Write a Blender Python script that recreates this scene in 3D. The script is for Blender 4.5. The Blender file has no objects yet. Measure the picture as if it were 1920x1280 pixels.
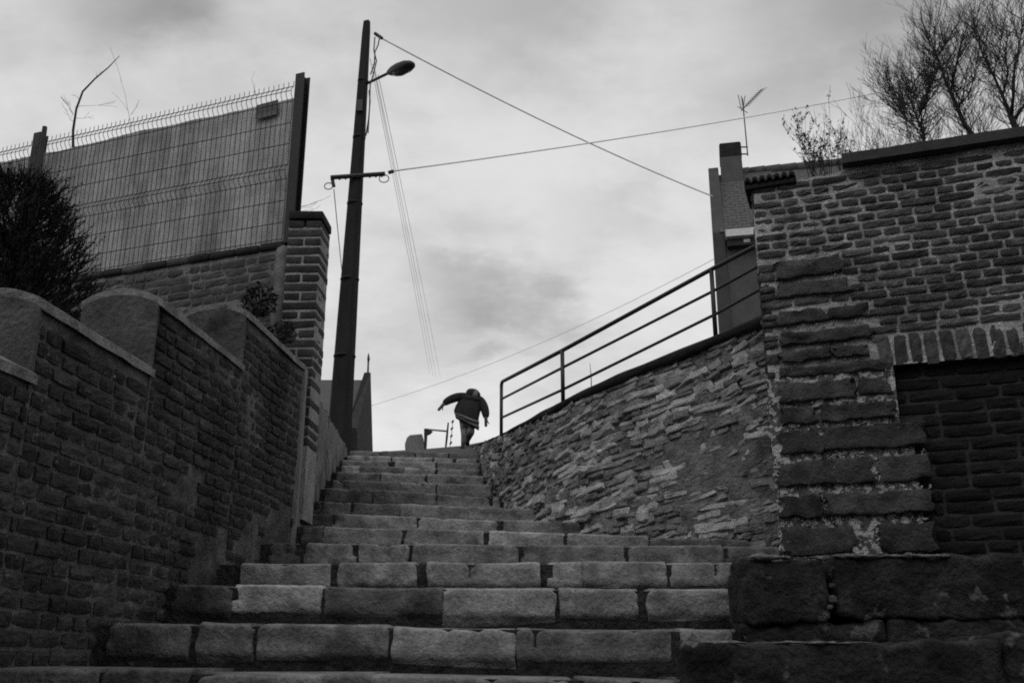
import bpy, math, random
import numpy as np
from mathutils import Vector, Matrix, noise

rng = random.Random(7)
R = math.radians
SC = bpy.context.scene
COL = SC.collection

# ------------------------------------------------------------------ camera, sky, sun
CAM = Vector((0.0, 0.0, 1.2))
PITCH = math.atan(600 / 1866.67)
cd = bpy.data.cameras.new('camera')
cd.lens = 35; cd.sensor_width = 36; cd.clip_start = 0.05; cd.clip_end = 2000
cam = bpy.data.objects.new('camera', cd); COL.objects.link(cam)
cam.location = CAM; cam.rotation_euler = (R(90) + PITCH, 0, 0)
SC.camera = cam
cP, sP = math.cos(PITCH), math.sin(PITCH)
F = 1866.67


def ray(x, y):
    u = (x - 960) / F; v = (640 - y) / F
    yc = cP - v * sP
    return u / yc, (sP + v * cP) / yc


def P(x, y, Y):                       # a point of the photograph (1920 x 1280) seen at distance Y
    a, b = ray(x, y)
    return Vector((a * Y, Y, CAM.z + b * Y))


def pix(p):
    q = p - CAM
    f = q.y * cP + q.z * sP
    return 960 + F * q.x / f, 640 - F * (q.z * cP - q.y * sP) / f


SUN_EL, SUN_AZ = R(52), R(205)        # sun high, behind the photographer and to the left
w = bpy.data.worlds.new('World'); SC.world = w; w.use_nodes = True
nt = w.node_tree; N = nt.nodes; Lk = nt.links
N.clear()
out = N.new('ShaderNodeOutputWorld'); bg = N.new('ShaderNodeBackground'); bg.inputs['Strength'].default_value = 0.1
sky = N.new('ShaderNodeTexSky'); sky.sky_type = 'NISHITA'; sky.sun_disc = False
sky.sun_elevation = SUN_EL; sky.sun_rotation = SUN_AZ; sky.dust_density = 4; sky.air_density = 1.5
bw = N.new('ShaderNodeRGBToBW'); Lk.new(sky.outputs[0], bw.inputs[0])


def wm(op, a, b=None, c=None, clamp=False):
    n = N.new('ShaderNodeMath'); n.operation = op; n.use_clamp = clamp
    for i, v in enumerate((a, b, c)):
        if v is None: continue
        if isinstance(v, (int, float)): n.inputs[i].default_value = v
        else: Lk.new(v, n.inputs[i])
    return n.outputs[0]


tc = N.new('ShaderNodeTexCoord')
sep = N.new('ShaderNodeSeparateXYZ'); Lk.new(tc.outputs['Generated'], sep.inputs[0])
zz = wm('MAXIMUM', sep.outputs['Z'], 0.0)
den = wm('ADD', zz, 0.35)
cmb = N.new('ShaderNodeCombineXYZ')
Lk.new(wm('DIVIDE', sep.outputs['X'], den), cmb.inputs[0]); Lk.new(wm('DIVIDE', sep.outputs['Y'], den), cmb.inputs[1])


def wnoise(scale, detail, off):
    m = N.new('ShaderNodeMapping'); m.inputs['Location'].default_value = off
    m.inputs['Scale'].default_value = (0.9, 1.15, 1)
    Lk.new(cmb.outputs[0], m.inputs[0])
    n = N.new('ShaderNodeTexNoise'); n.inputs['Scale'].default_value = scale; n.inputs['Detail'].default_value = detail
    n.inputs['Roughness'].default_value = 0.58
    Lk.new(m.outputs[0], n.inputs['Vector'])
    return n


n1 = wnoise(2.1, 7, (3.1, 1.7, 0.4)); n2 = wnoise(7.5, 9, (0.3, 5.2, 1.4))
mix = wm('ADD', wm('MULTIPLY', n1.outputs['Fac'], 0.6), wm('MULTIPLY', n2.outputs['Fac'], 0.4))
cl = N.new('ShaderNodeMapRange'); cl.interpolation_type = 'SMOOTHSTEP'
cl.inputs['From Min'].default_value = 0.34; cl.inputs['From Max'].default_value = 0.62
cl.inputs['To Min'].default_value = 5.3; cl.inputs['To Max'].default_value = 7.5
Lk.new(mix, cl.inputs['Value'])
hz = wm('MULTIPLY', wm('POWER', wm('SUBTRACT', 1.0, zz), 3.0), 2.6)        # overcast brightening to the horizon
cloud = wm('ADD', cl.outputs[0], hz)
# a few darker cloud banks, ragged by noise
dis = N.new('ShaderNodeVectorMath'); dis.operation = 'SCALE'; dis.inputs['Scale'].default_value = 0.16
sub = N.new('ShaderNodeVectorMath'); sub.operation = 'SUBTRACT'; sub.inputs[1].default_value = (0.5, 0.5, 0.5)
Lk.new(n2.outputs['Color'], sub.inputs[0]); Lk.new(sub.outputs[0], dis.inputs[0])
dd = N.new('ShaderNodeVectorMath'); dd.operation = 'ADD'
Lk.new(tc.outputs['Generated'], dd.inputs[0]); Lk.new(dis.outputs[0], dd.inputs[1])
for (px, py, rx, amt, el) in ((890, 540, .11, 2.5, 2.0), (1030, 590, .07, 1.6, 1.8), (265, 10, .10, 1.8, 1.5), (1700, 20, .24, 2.2, 2.6),
                              (880, 672, .055, 1.4, 2.4), (1180, 430, .12, 1.1, 2.2), (1050, 60, .18, .8, 2), (420, 60, .24, .7, 2)):
    a, b = ray(px, py); d0 = Vector((a, 1, b)).normalized()
    s1 = N.new('ShaderNodeVectorMath'); s1.operation = 'SUBTRACT'; s1.inputs[1].default_value = d0; Lk.new(dd.outputs[0], s1.inputs[0])
    s2 = N.new('ShaderNodeVectorMath'); s2.operation = 'MULTIPLY'; s2.inputs[1].default_value = (1, 1, el); Lk.new(s1.outputs[0], s2.inputs[0])
    s3 = N.new('ShaderNodeVectorMath'); s3.operation = 'LENGTH'; Lk.new(s2.outputs[0], s3.inputs[0])
    mr = N.new('ShaderNodeMapRange'); mr.interpolation_type = 'SMOOTHSTEP'
    mr.inputs['From Min'].default_value = 0.0; mr.inputs['From Max'].default_value = rx
    mr.inputs['To Min'].default_value = amt; mr.inputs['To Max'].default_value = 0.0
    Lk.new(s3.outputs['Value'], mr.inputs['Value'])
    cloud = wm('SUBTRACT', cloud, mr.outputs[0])
tot = wm('ADD', wm('MULTIPLY', cloud, 0.92), wm('MULTIPLY', wm('MINIMUM', bw.outputs[0], 9.0), 0.08))
Lk.new(tot, bg.inputs['Color']); Lk.new(bg.outputs[0], out.inputs[0])

sl = bpy.data.lights.new('sun', 'SUN'); sl.energy = 0.55; sl.angle = R(35); sl.color = (1, 1, 1)
so = bpy.data.objects.new('sun', sl); COL.objects.link(so)
sdir = Vector((math.sin(SUN_AZ) * math.cos(SUN_EL), math.cos(SUN_AZ) * math.cos(SUN_EL), math.sin(SUN_EL)))
so.rotation_euler = sdir.to_track_quat('Z', 'Y').to_euler(); so.location = (-6, -12, 20)
vs = SC.view_settings
SC.display_settings.display_device = 'sRGB'
vs.view_transform = 'Standard'; vs.look = 'None'; vs.exposure = 0.0; vs.gamma = 1.0; vs.use_curve_mapping = False
SC.cycles.max_bounces = 4; SC.cycles.diffuse_bounces = 3; SC.cycles.use_denoising = False
SC.cycles.filter_width = 1.9


# ------------------------------------------------------------------ materials (black-and-white film: neutral greys)
def mat(name, val, var=.35, rnd=.0, scale=9, bump=.4, bscale=70, rough=.9, stain=None, color=False, stretch=(1, 1, 1), spec=.25,
        flecks=None, bdist=.012):
    m = bpy.data.materials.new(name); m.use_nodes = True
    t = m.node_tree; n = t.nodes; L = t.links
    b = n['Principled BSDF']; b.inputs['Roughness'].default_value = rough; b.inputs['Specular IOR Level'].default_value = spec
    g = n.new('ShaderNodeNewGeometry')
    mp = n.new('ShaderNodeMapping'); mp.inputs['Scale'].default_value = stretch
    L.new(g.outputs['Position'], mp.inputs[0])

    def ma(op, a, c):
        q = n.new('ShaderNodeMath'); q.operation = op
        for i, v in enumerate((a, c)):
            if isinstance(v, (int, float)): q.inputs[i].default_value = v
            else: L.new(v, q.inputs[i])
        return q.outputs[0]

    def nz(sc, det=6, ro=.6):
        q = n.new('ShaderNodeTexNoise'); q.inputs['Scale'].default_value = sc; q.inputs['Detail'].default_value = det
        q.inputs['Roughness'].default_value = ro; L.new(mp.outputs[0], q.inputs['Vector']); return q.outputs['Fac']

    def mr(src, a, c, x, y):
        q = n.new('ShaderNodeMapRange'); L.new(src, q.inputs['Value'])
        for k, v in zip(('From Min', 'From Max', 'To Min', 'To Max'), (a, c, x, y)): q.inputs[k].default_value = v
        return q.outputs[0]
    v = None
    oi = n.new('ShaderNodeObjectInfo')
    if color:
        sp = n.new('ShaderNodeSeparateColor'); L.new(oi.outputs['Color'], sp.inputs[0]); v = sp.outputs[0]
    if rnd:
        q = mr(oi.outputs['Random'], 0, 1, 1 - rnd, 1 + rnd)
        v = ma('MULTIPLY', v if v is not None else val, q)
    f1 = mr(nz(scale), .3, .7, 1 - var, 1 + var)
    v = ma('MULTIPLY', v if v is not None else val, f1)
    v = ma('MULTIPLY', v, mr(nz(scale * 9, 4, .7), .3, .7, 1 - var * .55, 1 + var * .55))
    if stain:                                  # (value factor, scale, threshold)
        k = mr(nz(stain[1], 5, .65), stain[2], stain[2] + .12, 1.0, stain[0])
        v = ma('MULTIPLY', v, k)
    if flecks:                                 # (value, scale, threshold): lichen or lime flecks
        k = mr(nz(flecks[1], 3, .6), flecks[2], flecks[2] + .05, 0, 1)
        mx = n.new('ShaderNodeMix'); mx.data_type = 'FLOAT'
        L.new(k, mx.inputs[0]); L.new(v, mx.inputs[2]); mx.inputs[3].default_value = flecks[0]; v = mx.outputs[0]
    L.new(v, b.inputs['Base Color'])
    if bump:
        q = n.new('ShaderNodeBump'); q.inputs['Strength'].default_value = bump; q.inputs['Distance'].default_value = bdist
        h = ma('ADD', nz(bscale, 6, .65), ma('MULTIPLY', nz(bscale * .25, 3), 1.2))
        L.new(h, q.inputs['Height']); L.new(q.outputs[0], b.inputs['Normal'])
    return m


M = {}
M['ground'] = mat('ground', 0.06, scale=2, bscale=20)
M['path'] = mat('path_gravel', 0.07, scale=3, bscale=30)
M['step'] = mat('step_stone', .2, var=.5, color=True, scale=6, bump=.8, bscale=38, stain=(.5, 3.6, .53), bdist=.014)
M['gap'] = mat('step_gap', .034, var=.6, scale=14, bump=1.0, bscale=30, flecks=(.09, 16, .66), bdist=.03)
M['tread'] = mat('step_tread', 0.06, bump=.7, bscale=40)
M['brick_dark'] = mat('brick_dark', .045, var=.5, rnd=.5, scale=11, bump=1.0, bscale=50, stain=(.5, 1.3, .5), flecks=(.17, 30, .66), bdist=.014)
M['mortar_dark'] = mat('mortar_dark', .105, var=.6, scale=7, bump=1.0, bscale=40, stain=(.45, 1.3, .5), bdist=.02)
M['render'] = mat('wall_render', .085, var=.5, scale=5, bump=1.0, bscale=40, stain=(.5, 2.8, .54), flecks=(.16, 20, .70))
M['coping'] = mat('coping_cement', .2, var=.5, scale=8, bump=.8, bscale=50, stain=(.55, 5, .56))
M['streaky'] = mat('streaky_render', 0.19, var=.5, scale=6, bump=.8, bscale=30, stretch=(2.2, 2.2, .28), stain=(.45, 3.5, .5), bdist=.02)
M['brick_mid'] = mat('brick_mid', 0.062, var=.3, rnd=.32, scale=12, bump=.7, bscale=60, stain=(1.45, 2.4, .55))
M['mortar_mid'] = mat('mortar_mid', 0.15, var=.35, scale=7, bump=.8, bscale=50, stain=(.6, 2.0, .56))
M['brick_red'] = mat('brick_weathered', .072, var=.55, rnd=.5, scale=10, bump=1.0, bscale=45, stain=(.7, 1.9, .55), bdist=.014)
M['mortar_lime'] = mat('mortar_lime', .38, var=.5, scale=6, bump=1.0, bscale=45, stain=(.5, 2.2, .55), bdist=.02)
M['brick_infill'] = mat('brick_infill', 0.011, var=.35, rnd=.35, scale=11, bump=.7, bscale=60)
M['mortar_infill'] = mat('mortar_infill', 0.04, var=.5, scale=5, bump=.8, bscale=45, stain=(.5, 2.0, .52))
M['soldier'] = mat('brick_arch', 0.085, var=.5, rnd=.4, scale=13, bump=.8, bscale=60)
M['quoin'] = mat('quoin_stone', .055, var=.55, rnd=.25, scale=8, bump=1.0, bscale=45, stain=(.55, 3, .55), flecks=(.2, 18, .70), bdist=.015)
M['mortar_quoin'] = mat('mortar_quoin', .11, var=.55, scale=8, bump=1.0, bscale=45, flecks=(.5, 22, .50), bdist=.02)
M['lime'] = mat('lime_flecks', 0.42, var=.4, scale=30, bump=.5)
M['rubble'] = mat('rubble_stone', .33, var=.45, rnd=.5, scale=9, bump=.9, bscale=45, stain=(.6, 1.6, .56), bdist=.02)
M['rubble_mortar'] = mat('rubble_mortar', .17, var=.5, scale=7, bump=1.0, bscale=35, stain=(.6, 2, .52), bdist=.03)
M['ledge'] = mat('mossy_ledge', 0.02, var=.4, bump=.8, bscale=40)
M['block'] = mat('plinth_stone', .034, var=.6, scale=6, bump=1.0, bscale=30, stain=(.45, 2.4, .5), flecks=(.13, 8, .62), bdist=.03)
M['iron'] = mat('black_iron', 0.015, var=.3, bump=.2, rough=.55, spec=.5)
M['post'] = mat('fence_steel', 0.012, var=.3, bump=.2, rough=.6, spec=.4)
M['wire'] = mat('fence_wire', 0.02, var=.2, bump=0, rough=.6)
M['canvas'] = mat('fence_canvas', .38, var=.4, scale=2.6, bump=.35, bscale=120, stretch=(1.6, 1.6, .3), stain=(.72, 3.0, .5))
M['canvas_dark'] = mat('fence_canvas_patch', .16, var=.2, bump=.2)
M['pole'] = mat('pole_concrete', 0.016, var=.3, scale=5, bump=.3, stretch=(1, 1, .3))
M['band'] = mat('pole_band', 0.03, bump=.2)
M['cable'] = mat('cable', .09, var=.1, bump=0)
M['cable_grey'] = mat('cable_grey', 0.85, var=.05, bump=0)
M['roof'] = mat('roof_tile', 0.09, var=.3, rnd=.25, scale=10, bump=.4)
M['house'] = mat('house_render', 0.085, var=.15, scale=3, bump=.3, bscale=90)
M['house_dark'] = mat('house_gable', 0.06, var=.2, scale=3, bump=.3)
M['pale'] = mat('painted_gutter', .6, var=.12, bump=.1)
M['bark'] = mat('bark', 0.03, var=.3, bump=.4)
M['twig'] = mat('twig', 0.03, var=.3, bump=0)
M['conifer'] = mat('conifer_leaf', 0.014, var=.5, scale=14, bump=0)
M['leaf'] = mat('ivy_leaf', 0.022, var=.4, rnd=.3, bump=0)
M['jacket'] = mat('jacket_cloth', 0.02, var=.3, scale=18, bump=.6, bscale=30)
M['stripe'] = mat('jacket_stripe', 0.2, var=.1, bump=.2)
M['trouser'] = mat('trouser_cloth', 0.17, var=.3, scale=20, bump=.5)
M['skin'] = mat('skin', 0.07, var=.1, bump=0)
M['hair'] = mat('hair', .17, var=.25, scale=40, bump=.4)
M['shoe'] = mat('shoe', .03, bump=.2)
M['metal'] = mat('grey_metal', .28, var=.2, bump=.1, rough=.5)


# ------------------------------------------------------------------ mesh helpers
class MB:
    def __init__(s): s.v = []; s.f = []

    def add(s, vs_, fs):
        o = len(s.v); s.v.extend([tuple(q) for q in vs_]); s.f.extend([tuple(i + o for i in f) for f in fs]); return s

    def box(s, a, b):
        (x0, y0, z0), (x1, y1, z1) = a, b
        return s.add([(x0, y0, z0), (x1, y0, z0), (x1, y1, z0), (x0, y1, z0), (x0, y0, z1), (x1, y0, z1), (x1, y1, z1), (x0, y1, z1)],
                     [(0, 3, 2, 1), (4, 5, 6, 7), (0, 1, 5, 4), (1, 2, 6, 5), (2, 3, 7, 6), (3, 0, 4, 7)])

    def prism(s, poly, d):              # poly: 3-D loop, d: extrusion vector
        n = len(poly); d = Vector(d); pp = [Vector(p) for p in poly]
        return s.add(pp + [p + d for p in pp], [tuple(range(n))[::-1], tuple(range(n, 2 * n))] +
                     [(i, (i + 1) % n, n + (i + 1) % n, n + i) for i in range(n)])

    def tube(s, pts, rad, n=6, cap=True):
        pts = [Vector(p) for p in pts]
        if not hasattr(rad, '__len__'): rad = [rad] * len(pts)
        vsx = []; fs = []
        up = None
        for i, p in enumerate(pts):
            t = (pts[min(i + 1, len(pts) - 1)] - pts[max(i - 1, 0)])
            t = t.normalized() if t.length > 1e-9 else Vector((0, 0, 1))
            if up is None:
                up = Vector((0, 0, 1)) if abs(t.z) < .9 else Vector((1, 0, 0))
            a = t.cross(up)
            if a.length < 1e-6: a = t.cross(Vector((0, 1, 0)))
            a.normalize(); b = a.cross(t).normalized(); up = b
            for k in range(n):
                an = 2 * math.pi * k / n
                vsx.append(p + a * (math.cos(an) * rad[i]) + b * (math.sin(an) * rad[i]))
        for i in range(len(pts) - 1):
            for k in range(n):
                k2 = (k + 1) % n
                fs.append((i * n + k, (i + 1) * n + k, (i + 1) * n + k2, i * n + k2))
        if cap and n > 2:
            fs.append(tuple(range(n))); fs.append(tuple(range((len(pts) - 1) * n, len(pts) * n))[::-1])
        return s.add(vsx, fs)

    def loft(s, rings, cap=True):
        n = len(rings[0]); vsx = [p for r in rings for p in r]; fs = []
        for i in range(len(rings) - 1):
            for k in range(n):
                k2 = (k + 1) % n
                fs.append((i * n + k, i * n + k2, (i + 1) * n + k2, (i + 1) * n + k))
        if cap:
            fs.append(tuple(range(n))[::-1]); fs.append(tuple(range((len(rings) - 1) * n, len(rings) * n)))
        return s.add(vsx, fs)

    def mesh(s, name, smooth=False):
        me = bpy.data.meshes.new(name); me.from_pydata(s.v, [], s.f); me.update()
        if smooth: me.polygons.foreach_set('use_smooth', [True] * len(me.polygons))
        return me


WORLD = {}                                # object -> its world matrix (kept by hand)


def thing(name, label, cat, loc=(0, 0, 0), group=None):
    o = bpy.data.objects.new(name, None); COL.objects.link(o)
    o.empty_display_size = .2
    o.location = loc; o['label'] = label; o['category'] = cat
    if group: o['group'] = group
    WORLD[o] = Matrix.Translation(Vector(loc)); return o


def structure(name, me, material=None, loc=(0, 0, 0)):
    o = bpy.data.objects.new(name, me); COL.objects.link(o); o.location = loc; o['kind'] = 'structure'
    if material and me: me.materials.append(material)
    WORLD[o] = Matrix.Translation(Vector(loc)); return o


def part(name, me, material, parent, mw=None, color=None, label=None, stuff=False):
    if material is not None and not me.materials: me.materials.append(material)
    o = bpy.data.objects.new(name, me); COL.objects.link(o); o.parent = parent
    mw = mw or Matrix.Identity(4); WORLD[o] = mw
    o.matrix_basis = WORLD[parent].inverted() @ mw
    if color is not None: o.color = (color, color, color, 1)
    if label: o['label'] = label
    if stuff: o['kind'] = 'stuff'
    return o


def single(name, me, material, label, cat, group=None, loc=(0, 0, 0)):
    o = bpy.data.objects.new(name, me); COL.objects.link(o); me.materials.append(material)
    o['label'] = label; o['category'] = cat; o.location = loc
    if group: o['group'] = group
    WORLD[o] = Matrix.Translation(Vector(loc)); return o


def nv(p, sc, seed):
    return noise.noise_vector(Vector(p) * sc + Vector((seed * 7.31, seed * 3.17, seed * 1.93)))


def face_block(L, H, D, nx, nz, seed, amp, bev, name='brick'):
    """brick: worn front face (towards -y), plain sides; centred on x and z, front at y = 0"""
    r = random.Random(seed); v = []; f = []
    for j in range(nz + 1):
        for i in range(nx + 1):
            x = -L / 2 + L * i / nx; z = -H / 2 + H * j / nz
            edge = i in (0, nx) or j in (0, nz); corner = i in (0, nx) and j in (0, nz)
            y = (r.random() - .5) * amp
            if edge:
                y += bev * (1.0 + .7 * r.random()) * (1.6 if corner else 1)
                k = bev * (.3 + .9 * r.random()) * (1.6 if corner else .8)
                if i == 0: x += k
                if i == nx: x -= k
                if j == 0: z += k
                if j == nz: z -= k
            v.append((x, y, z))
    W = nx + 1
    for j in range(nz):
        for i in range(nx):
            f.append((j * W + i, j * W + i + 1, (j + 1) * W + i + 1, (j + 1) * W + i))
    loop = [i for i in range(nx + 1)] + [j * W + nx for j in range(1, nz + 1)] + [nz * W + i for i in range(nx - 1, -1, -1)] + [j * W for j in range(nz - 1, 0, -1)]
    o = len(v)
    for q in loop: v.append((v[q][0], D, v[q][2]))
    n = len(loop)
    for k in range(n):
        k2 = (k + 1) % n; f.append((loop[k2], loop[k], o + k, o + k2))
    me = bpy.data.meshes.new(name); me.from_pydata(v, [], f); me.update()
    me.polygons.foreach_set('use_smooth', [False for i in range(len(me.polygons))])
    return me


def rock(L, W, H, n, r, amp, seed, name='stone', nsc=7.0, flat=.35, smooth=True, ends=0.0):
    """rounded irregular block, centred; edges rounded by r, surface pushed about by noise"""
    nx, ny, nz = n
    idx = {}; v = []; f = []

    def ax(k, m, h):
        if m <= 2: return -h + 2 * h * k / m
        if k == 0: return -h
        if k == m: return h
        if k == 1: return -h + min(r, h * .5)
        if k == m - 1: return h - min(r, h * .5)
        lo, hi = -h + min(r, h * .5), h - min(r, h * .5)
        return lo + (hi - lo) * (k - 1) / (m - 2)

    def vid(i, j, k):
        key = (i, j, k)
        if key in idx: return idx[key]
        p = Vector((ax(i, nx, L / 2), ax(j, ny, W / 2), ax(k, nz, H / 2)))
        q = Vector((max(-L / 2 + r, min(L / 2 - r, p.x)), max(-W / 2 + r, min(W / 2 - r, p.y)), max(-H / 2 + r, min(H / 2 - r, p.z))))
        d = p - q
        if d.length > 1e-6: p = q + d.normalized() * r
        p = p + nv(p, nsc, seed) * amp + nv(p, nsc * 3.1, seed + 5) * amp * flat
        if ends and i in (0, 1, nx - 1, nx):
            e = noise.noise(Vector((seed * 3.7 + (0 if i < 2 else 9), k * .55, 0))) * 1.5 * ends * (1 if i in (0, nx) else .5)
            p.x += e if i < 2 else -e
        idx[key] = len(v); v.append(tuple(p)); return idx[key]
    for i in range(nx):
        for j in range(ny):
            f.append((vid(i, j, 0), vid(i, j + 1, 0), vid(i + 1, j + 1, 0), vid(i + 1, j, 0)))
            f.append((vid(i, j, nz), vid(i + 1, j, nz), vid(i + 1, j + 1, nz), vid(i, j + 1, nz)))
    for i in range(nx):
        for k in range(nz):
            f.append((vid(i, 0, k), vid(i + 1, 0, k), vid(i + 1, 0, k + 1), vid(i, 0, k + 1)))
            f.append((vid(i, ny, k), vid(i, ny, k + 1), vid(i + 1, ny, k + 1), vid(i + 1, ny, k)))
    for j in range(ny):
        for k in range(nz):
            f.append((vid(0, j, k), vid(0, j, k + 1), vid(0, j + 1, k + 1), vid(0, j + 1, k)))
            f.append((vid(nx, j, k), vid(nx, j + 1, k), vid(nx, j + 1, k + 1), vid(nx, j, k + 1)))
    me = bpy.data.meshes.new(name); me.from_pydata(v, [], f); me.update()
    if smooth: me.polygons.foreach_set('use_smooth', [True] * len(me.polygons))
    return me


def step_stone(L, D, H, seed, lip=.021, name='stone'):
    """a worn step: rounded nosing, slightly hollowed face, undercut foot, ragged ends; origin at the middle of its front top edge"""
    r = random.Random(seed)
    prof = [(D, -.004), (D * .4, -.002), (lip * 2.2, 0), (lip * 1.1, -.002)]
    for q in range(1, 5):
        a = math.pi / 2 * q / 4; prof.append((lip * (1 - math.sin(a)), -lip * .75 * (1 - math.cos(a)) - .002))
    prof += [(.001, -.045), (.002, -.065), (.003, -.090), (.004, -.112), (.006, -.130), (.014, -.144), (.028, -.158), (.046, -H), (D, -H)]
    nx = max(8, int(L / .026)); xs_ = [-L / 2 + L * q / nx for q in range(nx + 1)]
    xs_ = [xs_[0], xs_[0] + .008] + xs_[1:-1] + [xs_[-1] - .008, xs_[-1]]
    dip = r.uniform(0, .010); lean = r.uniform(-.008, .008); rings = []
    chip = [(r.uniform(-L / 2, L / 2), r.uniform(.012, .035), r.uniform(.006, .018)) for q in range(r.choice((1, 2, 3)))] + [(sg * L / 2, r.uniform(.02, .05), r.uniform(.004, .022)) for sg in (-1, 1)]
    for i, x in enumerate(xs_):
        e = min(i, len(xs_) - 1 - i); rg = []
        ins = (.006, .001, 0)[min(e, 2)]
        for j, (y, z) in enumerate(prof):
            yy = y; zz = z
            front = 2 <= j <= 13
            if front:
                yy += ins + noise.noise(Vector((x * 6 + seed * 1.7, z * 9, 1))) * .010 + noise.noise(Vector((x * 22 + seed, z * 26, 4))) * .006 + noise.noise(Vector((x * 48 + seed, z * 50, 4))) * .003
                if j <= 8: zz -= ins * .8 + dip * (1 - (2 * x / L) ** 2) + abs(noise.noise(Vector((x * 14 + seed, 3, 2)))) * .007
                if 3 <= j <= 9:
                    for (cx, w_, dp) in chip:
                        g = max(0, 1 - ((x - cx) / w_) ** 2); zz -= g * dp * .8; yy += g * dp * .9
            xe = x
            if e <= 2:
                sg = 1 if i < 4 else -1
                xe += sg * noise.noise(Vector((seed * 3.7 + sg, z * 14, 0))) * .015 * (1 if e < 2 else .5)
            rg.append((xe, yy, zz + lean * x / max(L, .1)))
        rings.append(rg)
    mb = MB(); mb.loft(rings); return mb.mesh(name, True)


class Frame:
    """a vertical wall face: s runs to the right as one looks at it, z up, depth into the wall"""
    def __init__(s, ox, oy, tx, ty):
        l = math.hypot(tx, ty); s.o = Vector((ox, oy, 0)); s.t = Vector((tx / l, ty / l, 0)); s.i = Vector((-ty / l, tx / l, 0))

    def p(s, a, z, d=0): return s.o + s.t * a + s.i * d + Vector((0, 0, z))

    def m(s, a, z, d=0, sx=1, sz=1, rot=0):
        q = s.p(a, z, d); rr = Matrix.Rotation(rot, 4, 'Y') @ Matrix.Diagonal((sx, 1, sz, 1))
        b = Matrix((s.t.to_4d(), s.i.to_4d(), Vector((0, 0, 1, 0)), Vector((0, 0, 0, 1)))).transposed()
        b[3][0] = b[3][1] = b[3][2] = 0; b[0][3] = b[1][3] = b[2][3] = 0; b[3][3] = 1
        return Matrix.Translation(q) @ b @ rr

    def s_at(s, x, y):                  # s and z where the ray through a photo pixel meets the face
        a, b = ray(x, y)
        # o.x + t.x s = a Y ; o.y + t.y s = Y
        k = (a * s.o.y - s.o.x) / (s.t.x - a * s.t.y)
        Y = s.o.y + s.t.y * k
        return k, CAM.z + b * Y


def rough_sheet(fr, s0, s1, z0, z1, step, amp, d=0, nsc=6, seed=0, name='mortar', zfun=None, low=0.0):
    """an uneven mortar skin on a wall face, closed at the back"""
    nx = max(1, int((s1 - s0) / step)); nz_ = max(1, int((z1 - z0) / step)); mb = MB(); v = []; f = []
    for j in range(nz_ + 1):
        for i in range(nx + 1):
            a = s0 + (s1 - s0) * i / nx; top = zfun(a) if zfun else z1
            z = z0 + (top - z0) * j / nz_
            q = fr.p(a, z, d)
            e = noise.noise(q * nsc + Vector((seed, 0, 0))) * amp + noise.noise(q * nsc * 3.3 + Vector((seed, 3, 0))) * amp * .5
            if low: e += noise.noise(q * 1.9 + Vector((seed, 5, 0))) * low
            v.append(q + fr.i * e)
    W = nx + 1
    for j in range(nz_):
        for i in range(nx): f.append((j * W + i, j * W + i + 1, (j + 1) * W + i + 1, (j + 1) * W + i))
    mb.add(v, f); return mb.mesh(name, True)


def join_into(mb, me, mw):
    o = len(mb.v)
    mb.v.extend([tuple(mw @ v.co) for v in me.vertices]); mb.f.extend([tuple(i + o for i in p.vertices) for p in me.polygons])


def courses(z0, z1, course, s0, s1, Ls, Lh, gap, r, pattern='english'):
    """brick boxes (s0, s1, z0, z1) row by row"""
    res = []; z = z0; row = 0
    while z + course <= z1 + .5 * course:
        a = s0 - r.random() * Lh
        while a < s1:
            if pattern == 'english': L = Ls if row % 2 == 0 else Lh
            elif pattern == 'stretch': L = Ls
            else: L = Ls if r.random() < .5 else Lh
            if r.random() < .12: L = Lh if L == Ls else Ls
            L *= r.uniform(.93, 1.07)
            b0 = max(a, s0); b1 = min(a + L, s1)
            if b1 - b0 > .045: res.append((b0 + gap / 2, b1 - gap / 2, z + gap / 2, z + course - gap / 2))
            a += L
        z += course; row += 1
    return res


def lay(parent, fr, bricks, variants, material, r, dfun=None, jit=.006, limit=300, name='brick', rank=None, rotj=.012):
    """bricks onto a wall: the nearest (or best ranked) as parts of their own, the rest joined"""
    VL, VH = 1.0, 1.0
    bricks = list(bricks)
    if rank: bricks.sort(key=rank)
    rest = MB(); n = 0
    for (a0, a1, z0, z1) in bricks:
        me = variants[r.randrange(len(variants))]
        L0, H0 = me['L'], me['H']
        ca, cz = (a0 + a1) / 2, (z0 + z1) / 2
        m = fr.m(ca, cz, (dfun(ca, cz) if dfun else 0) + r.uniform(-jit, jit), (a1 - a0) / L0, (z1 - z0) / H0, r.uniform(-rotj, rotj))
        if n < limit:
            part(name, me, material, parent, m)
        else: join_into(rest, me, m)
        n += 1
    if rest.v:
        part(name + '_remainder', rest.mesh(name + 's'), material, parent, stuff=True)


def brick_set(L, H, D, k, amp, bev, seed, nx=4, nz=3, material=None):
    res = []
    for q in range(k):
        me = face_block(L, H, D, nx, nz, seed + q, amp, bev); me['L'] = L; me['H'] = H
        if material: me.materials.append(material)
        res.append(me)
    return res


# ------------------------------------------------------------------ ground
STEP_D, STEP_O = .66, 5.8
Zc = CAM.z


def ground_z(x, y):
    if y < 2.5: b = 0
    else: b = min(y - 2.5, 15) * .24 + max(0, min(y - 17.5, 60)) * .10
    side = 0
    if x < -2.4 and y > 1: side = min(1.0, (-2.4 - x) / .8) * min(1, (y - 1) / 2.5) * .55
    if x > 2.3 and y > 6.5: side = min(1.0, (x - 2.3) / 1.5) * min(1, (y - 6.5) / 1.5) * 1.1
    return b + side + .03 * noise.noise(Vector((x * .6, y * .6, 0)))


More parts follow.
